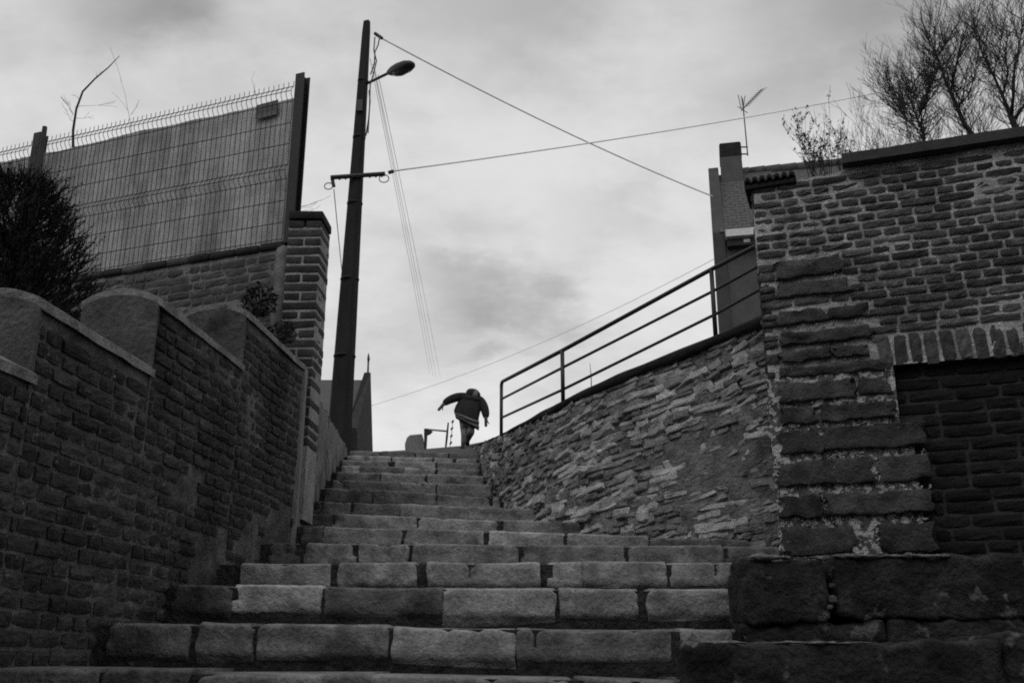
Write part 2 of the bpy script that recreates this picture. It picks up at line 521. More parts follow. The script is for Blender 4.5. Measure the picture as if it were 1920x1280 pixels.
xs = sorted(set([-400, -200, -100, -60, -40, -25, -16, -12] + [q * .6 for q in range(-16, 17)] + [12, 16, 25, 40, 60, 100, 200, 400]))
ys = sorted(set([-400, -150, -60, -30, -15, -8, -4] + [q * .7 - 2 for q in range(0, 34)] + [24, 28, 34, 42, 55, 80, 130, 220, 400]))
mb = MB(); W = len(xs)
mb.add([(x, y, ground_z(x, y) - .25) for y in ys for x in xs],
       [(j * W + i, j * W + i + 1, (j + 1) * W + i + 1, (j + 1) * W + i) for j in range(len(ys) - 1) for i in range(W - 1)])
structure('ground', mb.mesh('ground', True), M['ground'])

# ------------------------------------------------------------------ stairs: (k, left px, right px, stones as px spans with tone)
D_, m_, l_ = .045, .15, .30
STEPS = [
    (0, (-60, 1247), (1400, 1272), [(-60, 175, .12), (200, 348, .10), (376, 690, .19), (696, 1058, .2), (1108, 1275, .17), (1280, 1400, .1)]),
    (1, (165, 1163), (1383, 1177), [(204, 350, .13), (377, 470, .14), (490, 724, .22), (742, 963, .33), (972, 1250, .16), (1284, 1383, .22)]),
    (2, (310, 1094), (1383, 1102), [(325, 432, .07), (437, 600, .42), (612, 830, .11), (834, 1036, .34), (1056, 1188, .24), (1222, 1383, .28)]),
    (3, (434, 1052), (1383, 1052), [(452, 612, .31), (642, 772, .29), (810, 1004, .30), (1036, 1092, .40), (1094, 1244, .29), (1261, 1383, .25)]),
    (4, (505, 1014), (1465, 1023), [(505, 556, .12), (576, 667, .28), (677, 762, .29), (778, 968, .24), (983, 1168, .19), (1184, 1352, .18), (1362, 1465, .12)]),
    (5, (564, 982), (1462, 1012), [(566, 603, .07), (607, 750, .25), (761, 903, .24), (922, 1055, .42), (1068, 1214, .26), (1220, 1330, .16), (1335, 1462, .13)]),
    (6, (575, 958), (1085, 978), [(575, 622, .06), (627, 779, .28), (787, 934, .36), (941, 1055, .24), (1058, 1085, .06)]),
    (7, (588, 937), (1055, 954), [(588, 606, .07), (606, 655, .22), (661, 747, .17), (752, 877, .30), (880, 1008, .28), (1010, 1055, .10)]),
    (8, (608, 913), (942, 930), [(610, 698, .16), (702, 815, .19), (822, 938, .26)]),
    (9, (620, 897), (928, 908), [(624, 644, .22), (646, 748, .14), (751, 817, .28), (822, 922, .24)]),
    (10, (626, 882), (908, 891), [(631, 710, .22), (716, 799, .30), (803, 906, .27)]),
    (11, (634, 871), (903, 879), [(640, 673, .34), (675, 756, .14), (760, 812, .28), (824, 900, .22)]),
    (12, (640, 860), (901, 866), [(641, 729, .26), (745, 815, .32), (822, 899, .22)]),
    (13, (646, 853), (899, 858), [(651, 730, .3), (738, 809, .32), (815, 897, .28)]),
    (14, (650, 843), (900, 848), [(656, 712, .18), (714, 776, .13), (780, 842, .2), (845, 898, .13)]),
]
stairs = thing('stairs', 'old uneven stone stairs climbing between the walls', 'stairs', (0, 3.8, Zc))
del stairs['label'], stairs['category']; stairs['kind'] = 'structure'
r = random.Random(21)
prevz = None
for (k, lp, rp, stones) in STEPS:
    Y = STEP_D * (STEP_O + k)
    A = P(lp[0], lp[1], Y); B = P(rp[0], rp[1], Y)
    rise = .20
    sl_ = (B.z - A.z) / (B.x - A.x)

    def zt(x): return A.z + sl_ * (x - A.x)
    x0, x1 = A.x - .25, B.x + .3
    if k <= 3: x1 = B.x + .02
    zb = -.4
    core = MB()
    q = [(x0, zt(x0) - .016), (x1, zt(x1) - .016), (x1, zt(x1) - 1.2), (x0, zt(x0) - 1.2)]
    core.prism([(x, Y + .022, z) for x, z in q], (0, STEP_D * 1.25, 0))
    st = part('step', core.mesh('step'), M['gap'], stairs, Matrix.Identity(4))
    spans = list(stones)
    for i, (a, b, tone) in enumerate(spans):
        if i > 0: a -= .22 * max(0, a - spans[i - 1][1])
        if i < len(spans) - 1: b += .22 * max(0, spans[i + 1][0] - b)
        # spans are at the front face
        pa, pb = P(a, lp[1] + 12, Y), P(b, lp[1] + 12, Y)
        L = pb.x - pa.x + .008; cx = (pa.x + pb.x) / 2
        H = rise + .05; Dp = .60
        tone = .82 * tone + .18 * .22
        me = step_stone(L, Dp, H, 100 * k + i)
        mw = Matrix.Translation((cx, Y + r.uniform(-.012, .012), zt(cx) + r.uniform(-.006, .006))) @ Matrix.Rotation(-math.atan(sl_) + r.uniform(-.006, .006), 4, 'Y') @ Matrix.Rotation(r.uniform(-.012, .012), 4, 'Z')
        part('stone', me, M['step'], st, mw, color=tone * .92)

# upper path beyond the last step: a ramp that rises to the right
mb = MB(); YA = STEP_D * (STEP_O + 14)
cols = [(600, 846), (700, 847), (800, 841), (868, 835), (940, 821), (1000, 812), (1040, 800), (1130, 792)]
rows = []
for (x, y) in cols:
    n0 = P(x, 850, YA + .3); n1 = P(x, (y + 848) / 2 + 2, YA + 1.2); n2 = P(x, y, YA + 2.2); n3 = n2 + Vector((0, 2.5, .15)); n4 = n2 + Vector((0, 10, 1.0))
    rows.append([n0, n1, n2, n3, n4, n4 + Vector((0, 0, -2)), n0 + Vector((0, 0, -1))])
n = len(rows[0]); mb.add([p for q in rows for p in q],
                         [(i * n + j, (i + 1) * n + j, (i + 1) * n + (j + 1) % n, i * n + (j + 1) % n) for i in range(len(rows) - 1) for j in range(n)] +
                         [tuple(range(n)), tuple(range((len(rows) - 1) * n, len(rows) * n))[::-1]])
structure('path', mb.mesh('path', True), M['path'])


def path_pt(x, f):       # point on the ramp: f = 0 near edge .. 1 far crest
    for (a, b) in zip(cols[:-1], cols[1:]):
        if a[0] <= x <= b[0]:
            y = a[1] + (b[1] - a[1]) * (x - a[0]) / (b[0] - a[0])
    n1 = P(x, (y + 848) / 2 + 2, YA + 1.2); n2 = P(x, y, YA + 2.2)
    return n1.lerp(n2, f)


# ------------------------------------------------------------------ left: stepped brick wall with round-topped sections
LW = Frame(-2.26, 0, .1, 1.0)
K_ = math.hypot(.1, 1.0)
SEC = [(-.6, .5, Zc + .08), (.5, 1.6, Zc + .42), (1.6, 2.70, Zc + .74), (2.70, 3.77, Zc + 1.067), (3.77, 4.75, Zc + 1.372), (4.75, 5.92, Zc + 1.745), (5.92, 7.1, Zc + 2.09)]
TH = .40
lw = thing('stepped_wall', 'dark brick wall on the left of the stairs, its round-topped sections stepping uphill', 'wall', (-1.9, 4.5, Zc - .4))
bs_dark = brick_set(.26, .062, .06, 16, .009, .0035, 300)


def arch(top, n=10, rise=.05, over=0.0, th=TH):
    return [(-over + (th + 2 * over) * i / n, top + (rise + over) * math.sin(math.pi * i / n) ** .8 if 0 < i < n else top) for i in range(n + 1)]


bricks = []
r = random.Random(5)
for (y0, y1, top) in SEC:
    s0, s1 = y0 * K_, y1 * K_
    pr = [(0.012, -.3)] + [(d if d > .012 else .012, z) for d, z in arch(top)] + [(TH, -.3)]
    poly = [LW.p(s0 + .004, z, d) for d, z in pr]
    core = MB().prism(poly[::-1], LW.t * (s1 - s0 - .004)); part('core', core.mesh('core'), M['mortar_dark'], lw)
    # cement coping: a thin arched cap with a small drip edge
    o_ = arch(top, 12, .05, .016); i_ = [(d, z - .036) for d, z in o_]
    o2 = [(d, z + .004) for d, z in o_]
    ring = o2 + i_[::-1]
    cp = MB()
    ns = 9; rings = []
    for q in range(ns + 1):
        a = s0 - .01 + (s1 - s0 + .012) * q / ns
        rings.append([LW.p(a, z, d) + nv(LW.p(a, z, d), 8, 3) * .006 for d, z in ring])
    cp.loft([g[::-1] for g in rings]); part('coping', cp.mesh('coping', False), M['coping'], lw)
    # rendered end face looking down the stairs
    ef = MB(); prf = [(.0, top - .62)] + arch(top - .022, 12, .052) + [(TH, top - .62)]
    pts = [LW.p(s0 + .002, z, d) for d, z in prf]
    cen = LW.p(s0 + .002 - .02, top - .28, TH / 2)
    front = [q - LW.t * .024 for q in pts]
    n = len(pts)
    ef.add(pts + front + [cen - LW.t * .006], [(i, (i + 1) % n, n + (i + 1) % n, n + i) for i in range(n)] + [(n + i, n + (i + 1) % n, 2 * n) for i in range(n)])
    part('end_face', ef.mesh('end_face'), M['render'], lw)
    if y1 > 1.7:
        rr = courses(-.2 if y1 < 6 else .1, top - .035, .069, s0 + .0, s1, .215, .118, .012, r, 'mixed')
        rr = [b for b in rr if b[3] < top - .03]
        bricks += rr
sk = rough_sheet(LW, .5, 7.1 * K_, -.3, 3, .04, .0045, .006, name='mortar', zfun=lambda a: [t for (q0, q1, t) in SEC if a <= q1 * K_ + 1e-4][0] - .03 if a <= 7.1 * K_ + 1e-6 else SEC[-1][2] - .03, low=.012)
part('mortar', sk, M['mortar_dark'], lw)


def stair_z(s):
    y = s / K_
    return Zc + (y / STEP_D - STEP_O) * .188 - .04


def lw_rank(b):
    s, z = (b[0] + b[1]) / 2, (b[2] + b[3]) / 2
    vis = 3.45 < s / K_ < 7.2 and z > stair_z(s) - .25
    return (0 if vis else 1, s)


bricks = [b for b in bricks if b[3] > stair_z((b[0] + b[1]) / 2) - .35]
keep = []
for b in bricks:                      # patches where old render still covers the bricks
    q = LW.p((b[0] + b[1]) / 2, (b[2] + b[3]) / 2)
    g = noise.noise(q * 1.7 + Vector((2.2, 0, 0)))
    base = b[3] < stair_z((b[0] + b[1]) / 2) + .22 and b[0] / K_ > 5.4
    if g > .6 or (base and noise.noise(q * 5) > -.25): continue
    keep.append(b)
lay(lw, LW, keep, bs_dark, M['brick_dark'], r, dfun=lambda a, z: -.004, jit=.005, rank=lw_rank)

# ------------------------------------------------------------------ left: rendered wall climbing on beside the stairs
RW = Frame(-1.55, 7.1, -.66, 6.1)      # faces the stairs; s runs uphill
rw = thing('rendered_wall', 'streaked pale rendered wall running uphill from the brick pillar to the pole', 'wall', (-1.6, 7.2, Zc + .6))


def rw_top(s):
    return Zc + 2.06 + s * .105 + .05 * noise.noise(Vector((s * 2.2, 4, 0))) + (.0 if s > .5 else .04)


me = rough_sheet(RW, 0, 6.2, Zc + .3, Zc + 3, .08, .03, 0, 4, 9, 'render', rw_top); part('render', me, M['streaky'], rw)
cr = MB(); ns = 30
cr.loft([[RW.p(6.2 * i / ns, z, d) for d, z in ((.012, Zc), (.012, rw_top(6.2 * i / ns) - .005), (.14, rw_top(6.2 * i / ns) + .03), (.30, rw_top(6.2 * i / ns)), (.30, Zc))] for i in range(ns + 1)])
part('core', cr.mesh('core'), M['streaky'], rw)
# end strip of pale render where it turns the corner
es = MB()
rings = []
for i in range(15):
    z = Zc + .75 + 1.33 * i / 14
    a = RW.p(-.015, z, -.02 + .012 * noise.noise(Vector((z * 5, 0, 0)))); b = RW.p(.10 + .03 * noise.noise(Vector((z * 4, 7, 0))), z, -.025)
    rings.append([a, b, b + RW.i * .05, a + RW.i * .05])
es.loft(rings); part('corner_strip', es.mesh('corner_strip'), mat('pale_render', .22, var=.4, scale=7, bump=.6, stretch=(2, 2, .4)), rw)

# ------------------------------------------------------------------ left: garden wall with the mesh fence, brick pillar
FW = Frame(-1.86, 7.47, .936, -.352)    # s = 0 at its right end, negative to the left
fw_top = Zc + 3.26
fw = thing('garden_wall', 'weathered brick wall carrying the mesh fence, behind the stepped wall', 'wall', (-3.2, 8.0, Zc + 1.2))
part('mortar', rough_sheet(FW, -4.6, .02, Zc + .6, fw_top - .07, .06, .008, .0, 6, 4), M['mortar_mid'], fw)
mb = MB(); mb.prism([FW.p(-4.6, Zc + .4, .02), FW.p(.03, Zc + .4, .02), FW.p(.03, fw_top - .075, .02), FW.p(-4.6, fw_top - .075, .02)], FW.i * .22)
part('core', mb.mesh('core'), M['mortar_mid'], fw)
bs_mid = brick_set(.22, .06, .06, 14, .006, .0025, 500)
r = random.Random(8)
bk = courses(Zc + 1.7, fw_top - .08, .073, -3.4, .0, .225, .115, .012, r, 'mixed')
lay(fw, FW, bk, bs_mid, M['brick_mid'], r, dfun=lambda a, z: -.006, jit=.004, rank=lambda b: -b[1])
a = -3.9
while a < .0:                          # top course of bricks on the flat
    L = min(.23 * r.uniform(.9, 1.1), .02 - a)
    me = rock(L - .008, .27, .07, (4, 2, 2), .012, .008, int(a * 100) + 900, 'coping_brick')
    part('coping_brick', me, M['ledge'] if r.random() < .75 else M['brick_mid'], fw, FW.m(a + L / 2, fw_top - .035, .115))
    a += L
mb = MB()                              # vertical mortar fillet between wall and pillar
mb.loft([[FW.p(.0 + dx, z, dd + .012 * noise.noise(Vector((z * 6, dx * 9, 0)))) for dx, dd in ((-.06, -.015), (.03, -.05), (.08, .02), (-.04, .04))] for z in [Zc + 1.6 + q * .1 for q in range(17)]])
part('mortar_fillet', mb.mesh('mortar_fillet', True), M['mortar_mid'], fw)

PF = Frame(-1.815, 7.40, 1, -.05)
M['brick_pillar'] = mat('brick_pillar', .04, var=.4, rnd=.35, scale=12, bump=.8, bscale=50)
pier = thing('brick_pillar', 'narrow brick pillar at the end of the fence wall, beside the leaning pole', 'pillar', (-1.68, 7.55, Zc + 1.2))
pt = Zc + 3.38
a_, b_ = PF.p(.006, Zc + 1.0, .004), PF.p(.270, Zc + 1.0, .004)
mb = MB().prism([a_, b_, b_ + PF.i * .30, a_ + PF.i * .30], (0, 0, pt - Zc - 1.0 - .03)); part('mortar', mb.mesh('mortar'), mat('pillar_mortar', .27, var=.3, scale=8, bump=.8, bscale=50), pier)
z = Zc + 1.55; row = 0; r = random.Random(3)
while z < pt - .03:
    H = .062; g = .016
    L1 = rock(.27, .315, H, (5, 4, 3), .008, .006, row + 40, 'brick')
    if row % 2 == 0:
        part('brick', L1, M['brick_pillar'], pier, PF.m(.137, z + H / 2, .155, 1, 1, r.uniform(-.005, .005)))
    else:
        for (c, L) in ((.067, .122), (.207, .125)):
            me = rock(L, .315, H, (4, 4, 3), .008, .006, row + 60 + int(c * 100), 'brick')
            part('brick', me, M['brick_pillar'], pier, PF.m(c, z + H / 2, .155, 1, 1, r.uniform(-.005, .005)))
    z += H + g; row += 1
me = rock(.285, .33, .075, (5, 4, 3), .012, .008, 77, 'cap_brick'); part('cap_brick', me, M['ledge'], pier, PF.m(.139, z + .034, .155, 1, 1, .02))

# mesh fence
fe = thing('mesh_fence', 'welded wire mesh fence backed with pale canvas on top of the garden wall', 'fence', tuple(FW.p(-1.5, fw_top, .1)))
FD = .11


def ibeam(s, z0, z1, wid=.085, dep=.10):
    mb = MB()
    for (a, b, c, d) in ((-wid / 2, wid / 2, -dep / 2, -dep / 2 + .012), (-wid / 2, wid / 2, dep / 2 - .012, dep / 2), (-.006, .006, -dep / 2 + .012, dep / 2 - .012)):
        mb.prism([FW.p(s + a, z0, FD + c), FW.p(s + b, z0, FD + c), FW.p(s + b, z0, FD + d), FW.p(s + a, z0, FD + d)], (0, 0, z1 - z0))
    return mb


for s, zt_ in ((-.005, Zc + 4.87), (-2.95, Zc + 4.88), (-4.36, Zc + 4.88)):
    p_ = part('post', ibeam(s, fw_top - .02, zt_).mesh('post'), M['post'], fe)
    mb = MB().prism([FW.p(s - .08, fw_top - .005, FD - .09), FW.p(s + .07, fw_top - .005, FD - .09), FW.p(s + .07, fw_top - .005, FD + .09), FW.p(s - .08, fw_top - .005, FD + .09)], (0, 0, .014))
    part('foot_plate', mb.mesh('foot_plate'), M['post'], p_)
zb0 = fw_top + .02
prof = [(zb0, 0), (Zc + 3.86, 0), (Zc + 3.90, -.035), (Zc + 3.95, -.035), (Zc + 3.99, 0), (Zc + 4.62, 0), (Zc + 4.66, -.03), (Zc + 4.71, -.03), (Zc + 4.745, 0), (Zc + 4.80, 0)]
base = MB().tube([FW.i * (d) + Vector((0, 0, z - zb0)) for z, d in prof], .0030, 5).mesh('wire')
base.materials.append(M['wire'])
for (s0, s1) in ((-2.90, -.06), (-4.3, -3.0)):
    n = int((s1 - s0) / .05)
    for i in range(n + 1):
        part('wire', base, None, fe, Matrix.Translation(FW.p(s0 + (s1 - s0) * i / n, zb0, FD - .05)))
    for z, d in ((zb0 + .03, 0), (Zc + 3.46, 0), (Zc + 3.66, 0), (Zc + 3.86, 0), (Zc + 3.925, -.04), (Zc + 3.99, 0), (Zc + 4.19, 0), (Zc + 4.39, 0), (Zc + 4.60, 0), (Zc + 4.685, -.034), (Zc + 4.745, 0)):
        mb = MB().tube([FW.p(s0, z, FD - .056 + d), FW.p(s1, z, FD - .056 + d)], .0036, 5)
        part('rail_wire', mb.mesh('rail_wire'), M['wire'], fe)
    # canvas tied behind the mesh: slightly billowed sheet
    mb = MB(); nx, nz_ = 40, 14; v = []
    for j in range(nz_ + 1):
        for i in range(nx + 1):
            s = s0 - .03 + (s1 - s0 + .06) * i / nx
            t = Zc + 4.67 + .006 * math.sin(s * 3)
            z = zb0 - .01 + (t - zb0 + .01) * j / nz_
            q = FW.p(s, z, FD + .005 + .02 * noise.noise(Vector((s * 2.5, z * 1.2, 0))) + .014 * noise.noise(Vector((s * 9, z * 1.5, 5))))
            v.append(q)
    v2 = [q + FW.i * .004 for q in v]
    W = nx + 1; k = len(v)
    mb.add(v + v2, [(j * W + i, j * W + i + 1, (j + 1) * W + i + 1, (j + 1) * W + i) for j in range(nz_) for i in range(nx)] +
           [(k + j * W + i, k + (j + 1) * W + i, k + (j + 1) * W + i + 1, k + j * W + i + 1) for j in range(nz_) for i in range(nx)])
    part('canvas', mb.mesh('canvas', True), M['canvas'], fe)
a0, z0_ = FW.s_at(468, 216); a1, z1_ = FW.s_at(512, 178)
mb = MB().prism([FW.p(a0, z0_, FD - .030), FW.p(a1, z0_ + .01, FD - .030), FW.p(a1, z1_, FD - .030), FW.p(a0, z1_ - .01, FD - .030)], FW.i * .0015)
part('canvas_patch', mb.mesh('canvas_patch'), M['canvas_dark'], fe)

# ------------------------------------------------------------------ unseen house added behind the photographer to shade camera-facing surfaces
so_ = thing('shading_house', 'unseen plain brick house added behind the camera to shade the risers and walls', 'house', (0, -5.5, 0))
mb = MB(); mb.box((-13, -13, -.4), (13, -5.5, 6.6)); part('wall', mb.mesh('wall'), M['brick_mid'], so_)
mb = MB(); mb.prism([(-13.3, -5.1, 6.5), (-13.3, -13.4, 6.5), (-13.3, -9.25, 9.6)], (26.6, 0, 0)); part('roof', mb.mesh('roof'), M['roof'], so_)
for x in (-10, -6, -2, 2, 6, 10):
    for z in (.9, 4.0):
        mb = MB(); mb.box((x - .55, -5.52, z), (x + .55, -5.44, z + 1.5)); fr_ = part('window', mb.mesh('window'), M['pale'], so_)
        mb = MB(); mb.box((x - .47, -5.45, z + .08), (x + .47, -5.43, z + 1.42)); part('pane', mb.mesh('pane'), M['iron'], fr_)

# ------------------------------------------------------------------ right: rubble wall and railing
base_px = [(-.62, 14.6), (-.50, 13.6), (-.44, 13.0), (-.36, 11.6), (-.28, 10.4), (-.17, 9.6), (-.05, 9.0), (.16, 8.45), (.42, 7.95), (.75, 7.62), (1.14, 7.38), (1.55, 7.2), (1.9, 7.08), (2.5, 6.9)]
bp = [Vector((x, y, 0)) for x, y in base_px]


def cat(pts, t):
    i = min(int(t), len(pts) - 2); f = t - i
    a, b = pts[i], pts[i + 1]; p0 = pts[max(i - 1, 0)]; p3 = pts[min(i + 2, len(pts) - 1)]
    return .5 * ((2 * a) + (b - p0) * f + (2 * p0 - 5 * a + 4 * b - p3) * f * f + (-p0 + 3 * a - 3 * b + p3) * f ** 3)


dense = [cat(bp, (len(bp) - 1) * i / 400) for i in range(401)]
acc = [0]
for i in range(400): acc.append(acc[-1] + (dense[i + 1] - dense[i]).length)
ULEN = acc[-1]
BAT = .16


def rub(u):
    u = max(0, min(ULEN - 1e-4, u)); i = int(np.searchsorted(acc, u, side='right')) - 1; i = max(0, min(399, i))
    f = (u - acc[i]) / (acc[i + 1] - acc[i]); p = dense[i].lerp(dense[i + 1], f)
    j0, j1 = max(0, i - 6), min(400, i + 7); t = (dense[j1] - dense[j0]).normalized()
    return p, t, Vector((-t.y, t.x, 0))


top_px = [(840, 845), (870, 843), (900, 833), (940, 817), (1000, 785), (1057, 754), (1160, 704), (1250, 668), (1340, 632), (1427, 594), (1560, 540)]


def zbase(p): return Zc + (p.y / STEP_D - STEP_O) * .188 - .25


def top_z(u):
    p, t, i_ = rub(u)
    z = p.z + Zc + 2
    for _ in range(3):                  # the top line of the wall leans back with the batter
        q = p + i_ * (BAT * max(0, z - zbase(p))); q.z = z
        x = 960 + F * (q.x) / ((q.y) * cP + (q.z - Zc) * sP)
        yy = np.interp(x, [a for a, b in top_px], [b for a, b in top_px])
        z = Zc + ray(x, yy)[1] * q.y
    return z


US = [ULEN * i / 160 for i in range(161)]
TZ = [top_z(u) for u in US]


def tz(u): return float(np.interp(u, US, TZ))


def rpt(u, z, d=0):
    p, t, i_ = rub(u)
    return Vector((p.x, p.y, 0)) + i_ * (BAT * max(0, z - zbase(p)) + d) + Vector((0, 0, z))


rub_wall = thing('rubble_wall', 'curved wall of slanting rubble stones on the right of the stairs, below the railing', 'wall', (.4, 8.3, Zc + .5))
mb = MB(); v = []; nu, nz_ = 150, 26
for i in range(nu + 1):
    u = ULEN * i / nu; p, t, i_ = rub(u); z0 = zbase(p) - .3; z1 = tz(u) - .02
    for j in range(nz_ + 1):
        z = z0 + (z1 - z0) * j / nz_; q = rpt(u, z)
        v.append(q + i_ * (.024 * noise.noise(q * 5) + .016 * noise.noise(q * 14)))
W = nz_ + 1
mb.add(v, [(i * W + j, (i + 1) * W + j, (i + 1) * W + j + 1, i * W + j + 1) for i in range(nu) for j in range(nz_)])
part('mortar', mb.mesh('mortar', True), M['rubble_mortar'], rub_wall)
mb = MB()
mb.loft([[rpt(u, zbase(rub(u)[0]) - .3, .08), rpt(u, tz(u) - .06, .08), rpt(u, tz(u) - .06, .5), rpt(u, zbase(rub(u)[0]) - .3, .7)] for u in US[::2]])
part('core', mb.mesh('core'), M['rubble_mortar'], rub_wall)
# dark mossy ledge along the top
v = []; mb = MB(); rings = []
for u in [ULEN * i / 110 for i in range(111)]:
    e = noise.noise(Vector((u * 3, 1, 0))) * .02; thick = .085 + .03 * noise.noise(Vector((u * 1.7, 9, 0)))
    lf_ = min(1, max(.0, (u - 5.6) / 1.6)); thick *= .3 + .7 * lf_
    z = tz(u)
    rings.append([rpt(u, z - thick, -.05 * lf_ + e), rpt(u, z - thick * .3, -.015 - .06 * lf_ + e * 1.5), rpt(u, z + .005 + e * .6, -.03), rpt(u, z + .03 + e, .2), rpt(u, z + .02, .55), rpt(u, z - thick, .5)])
mb.loft(rings); part('ledge', mb.mesh('ledge', True), M['ledge'], rub_wall)
# the stones
rv = []
for q in range(26):
    me = rock(1.0, .45, .36, (6, 2, 3), .07, .085, 700 + q, 'stone', nsc=2.6, flat=.6, smooth=False); rv.append(me)
    me.materials.append(M['rubble'])
r = random.Random(17); st = []
h = .05
j = 0
while j < 40:
    off = .055 + j * h
    u = .1 + r.random() * .15
    while u < ULEN - .25:
        L = r.choice((.08, .11, .14, .17, .21, .28)) * r.uniform(.85, 1.15)
        uc = u + L / 2
        z = tz(uc) - off + r.uniform(-.012, .012)
        p, t, i_ = rub(uc)
        if z > zbase(p) - .05:
            sl_ = (tz(uc + .12) - tz(uc - .12)) / .24
            q = rpt(uc, z); x, y = pix(q)
            pg = max(0, 1 - math.hypot((x - 1385) / 230, (y - 875) / 130)) * 2.0 + .35 * noise.noise(q * 2.2) + .25 * noise.noise(q * 7)
            render_patch = (1240 < x < 1470 and 800 < y < 965 and noise.noise(q * 2.2) + .4 * noise.noise(q * 7) > -.28) or (1040 < x < 1240 and 900 < y < 960 and noise.noise(q * 3) > .22)
            bare = noise.noise(q * 2.6 + Vector((9, 0, 0))) > .48
            sunk = render_patch or bare
            sk_d = max(0, min(.030, .026 * pg)) + (.02 if bare and pg < .3 else 0)
            if sk_d < .054 and not (pg > .9 and r.random() < .35):
                tone = 1
                st.append((uc, z, L, r.choice((.7, .85, 1, 1.15, 1.5)) * r.uniform(.9, 1.1) * h, sl_, sk_d, x, y))
        u += L + r.uniform(.004, .02)
    j += 1


def place_stone(s):
    uc, z, L, hh, sl_, k, x, y = s
    p, t, i_ = rub(uc)
    # lower courses flatten out towards the steps
    flat = max(0, min(1, (z - zbase(p)) / max(.2, tz(uc) - zbase(p))))
    ang = math.atan(sl_) * (.35 + .75 * flat) + r.uniform(-.13, .13) + .06
    ex = (t * math.cos(ang) + Vector((0, 0, 1)) * math.sin(ang)).normalized()
    nrm = (i_ + Vector((0, 0, -.16))).normalized(); ez = ex.cross(nrm).normalized(); ey = ez.cross(ex)
    tl = Matrix.Rotation(r.uniform(-.22, .10), 4, 'X') @ Matrix.Rotation(r.uniform(-.14, .14), 4, 'Z')
    b = Matrix(((ex.x, ey.x, ez.x, 0), (ex.y, ey.y, ez.y, 0), (ex.z, ey.z, ez.z, 0), (0, 0, 0, 1)))
    q = rpt(uc, z, .026 + k + r.uniform(-.014, .012))
    return Matrix.Translation(q) @ b @ tl @ Matrix.Diagonal((L * 1.08, .20, hh * 2.75, 1))


def shown(s):
    q = rpt(s[0], s[1]); d = (q - CAM).length
    vis = 880 < s[6] < 1480 and s[7] < 1030
    return (0 if vis else 1, -s[2] * s[3] / d ** 2)


st.sort(key=shown)
rest = MB()
for i, s in enumerate(st):
    me = rv[r.randrange(len(rv))]; mw = place_stone(s)
    if i < 300: part('stone', me, None, rub_wall, mw)
    else: join_into(rest, me, mw)
print('rubble stones', len(st))
part('stone_remainder', rest.mesh('stones'), M['rubble'], rub_wall, stuff=True)


def u_of_px(x):
    best = min(US, key=lambda u: abs(pix(rpt(u, tz(u), .02))[0] - x)); return best


rl = thing('railing', 'black tubular railing with three sloping bars along the top of the rubble wall', 'railing', tuple(rpt(u_of_px(1057), tz(u_of_px(1057)))))
posts = []
for (x, yt, y1, y2, yb) in ((940, 716, 748, 783, 818), (1055, 657, 689, 730, 756), (1338, 505, 546, 590, 636)):
    u = u_of_px(x); q = rpt(u, tz(u), -.02); Y = q.y
    posts.append((Y, x, yt, y1, y2, yb))
    b = P(x, yb, Y); t = P(x, yt, Y); t.x = b.x = P(x, (yb + yt) / 2, Y).x
    if x == 940: t.z -= .03
    part('post', MB().tube([b - Vector((0, 0, .03)), t], .0185, 10).mesh('post', True), M['iron'], rl)
Yr = 6.95
ends = (1440, 449, 489, 534)
for idx, (nm, rad) in enumerate((('top_rail', .0185), ('middle_rail', .0125), ('bottom_rail', .0125))):
    pts = [P(p_[1], p_[2 + idx], p_[0]) for p_ in posts]
    for k, p_ in enumerate(posts):
        pts[k].x = P(p_[1], (p_[5] + p_[2]) / 2, p_[0]).x
    e = P(ends[0], ends[1 + idx], Yr); pts.append(e)
    if idx == 0:                        # bent down into the end post
        a = pts[0]; d = (pts[1] - a).normalized()
        bend = [a + Vector((0, 0, -.05)), a + Vector((0, 0, -.03)) + d * .004, a + Vector((0, 0, -.012)) + d * .014, a + d * .034 + Vector((0, 0, -.002)), a + d * .06]
        pts = bend + pts[1:]
    part(nm, MB().tube(pts, rad, 10).mesh(nm, True), M['iron'], rl)

# ------------------------------------------------------------------ right: brick wall with quoins and blocked doorway
BWL = Frame(1.725, 6.50, .944, -.33)
bwt = thing('brick_wall', 'tall old brick wall on the right with a stone quoin edge and a bricked-up arch', 'wall', (2.4, 6.4, Zc + .4))
SR = 2.9


def bt(s):                              # top of the brickwork
    s_c, _ = BWL.s_at(1580, 318)
    zl = BWL.s_at(1405, 350)[1]; zr = BWL.s_at(1580, 322)[1]
    if s < s_c: return zl + (zr - zl) * s / s_c
    return zr + .02


dz0 = BWL.s_at(1670, 690)[1]            # underside of the arch
sx0 = BWL.s_at(1672, 740)[0]            # left jamb of the blocked doorway
ztop = bt(SR)
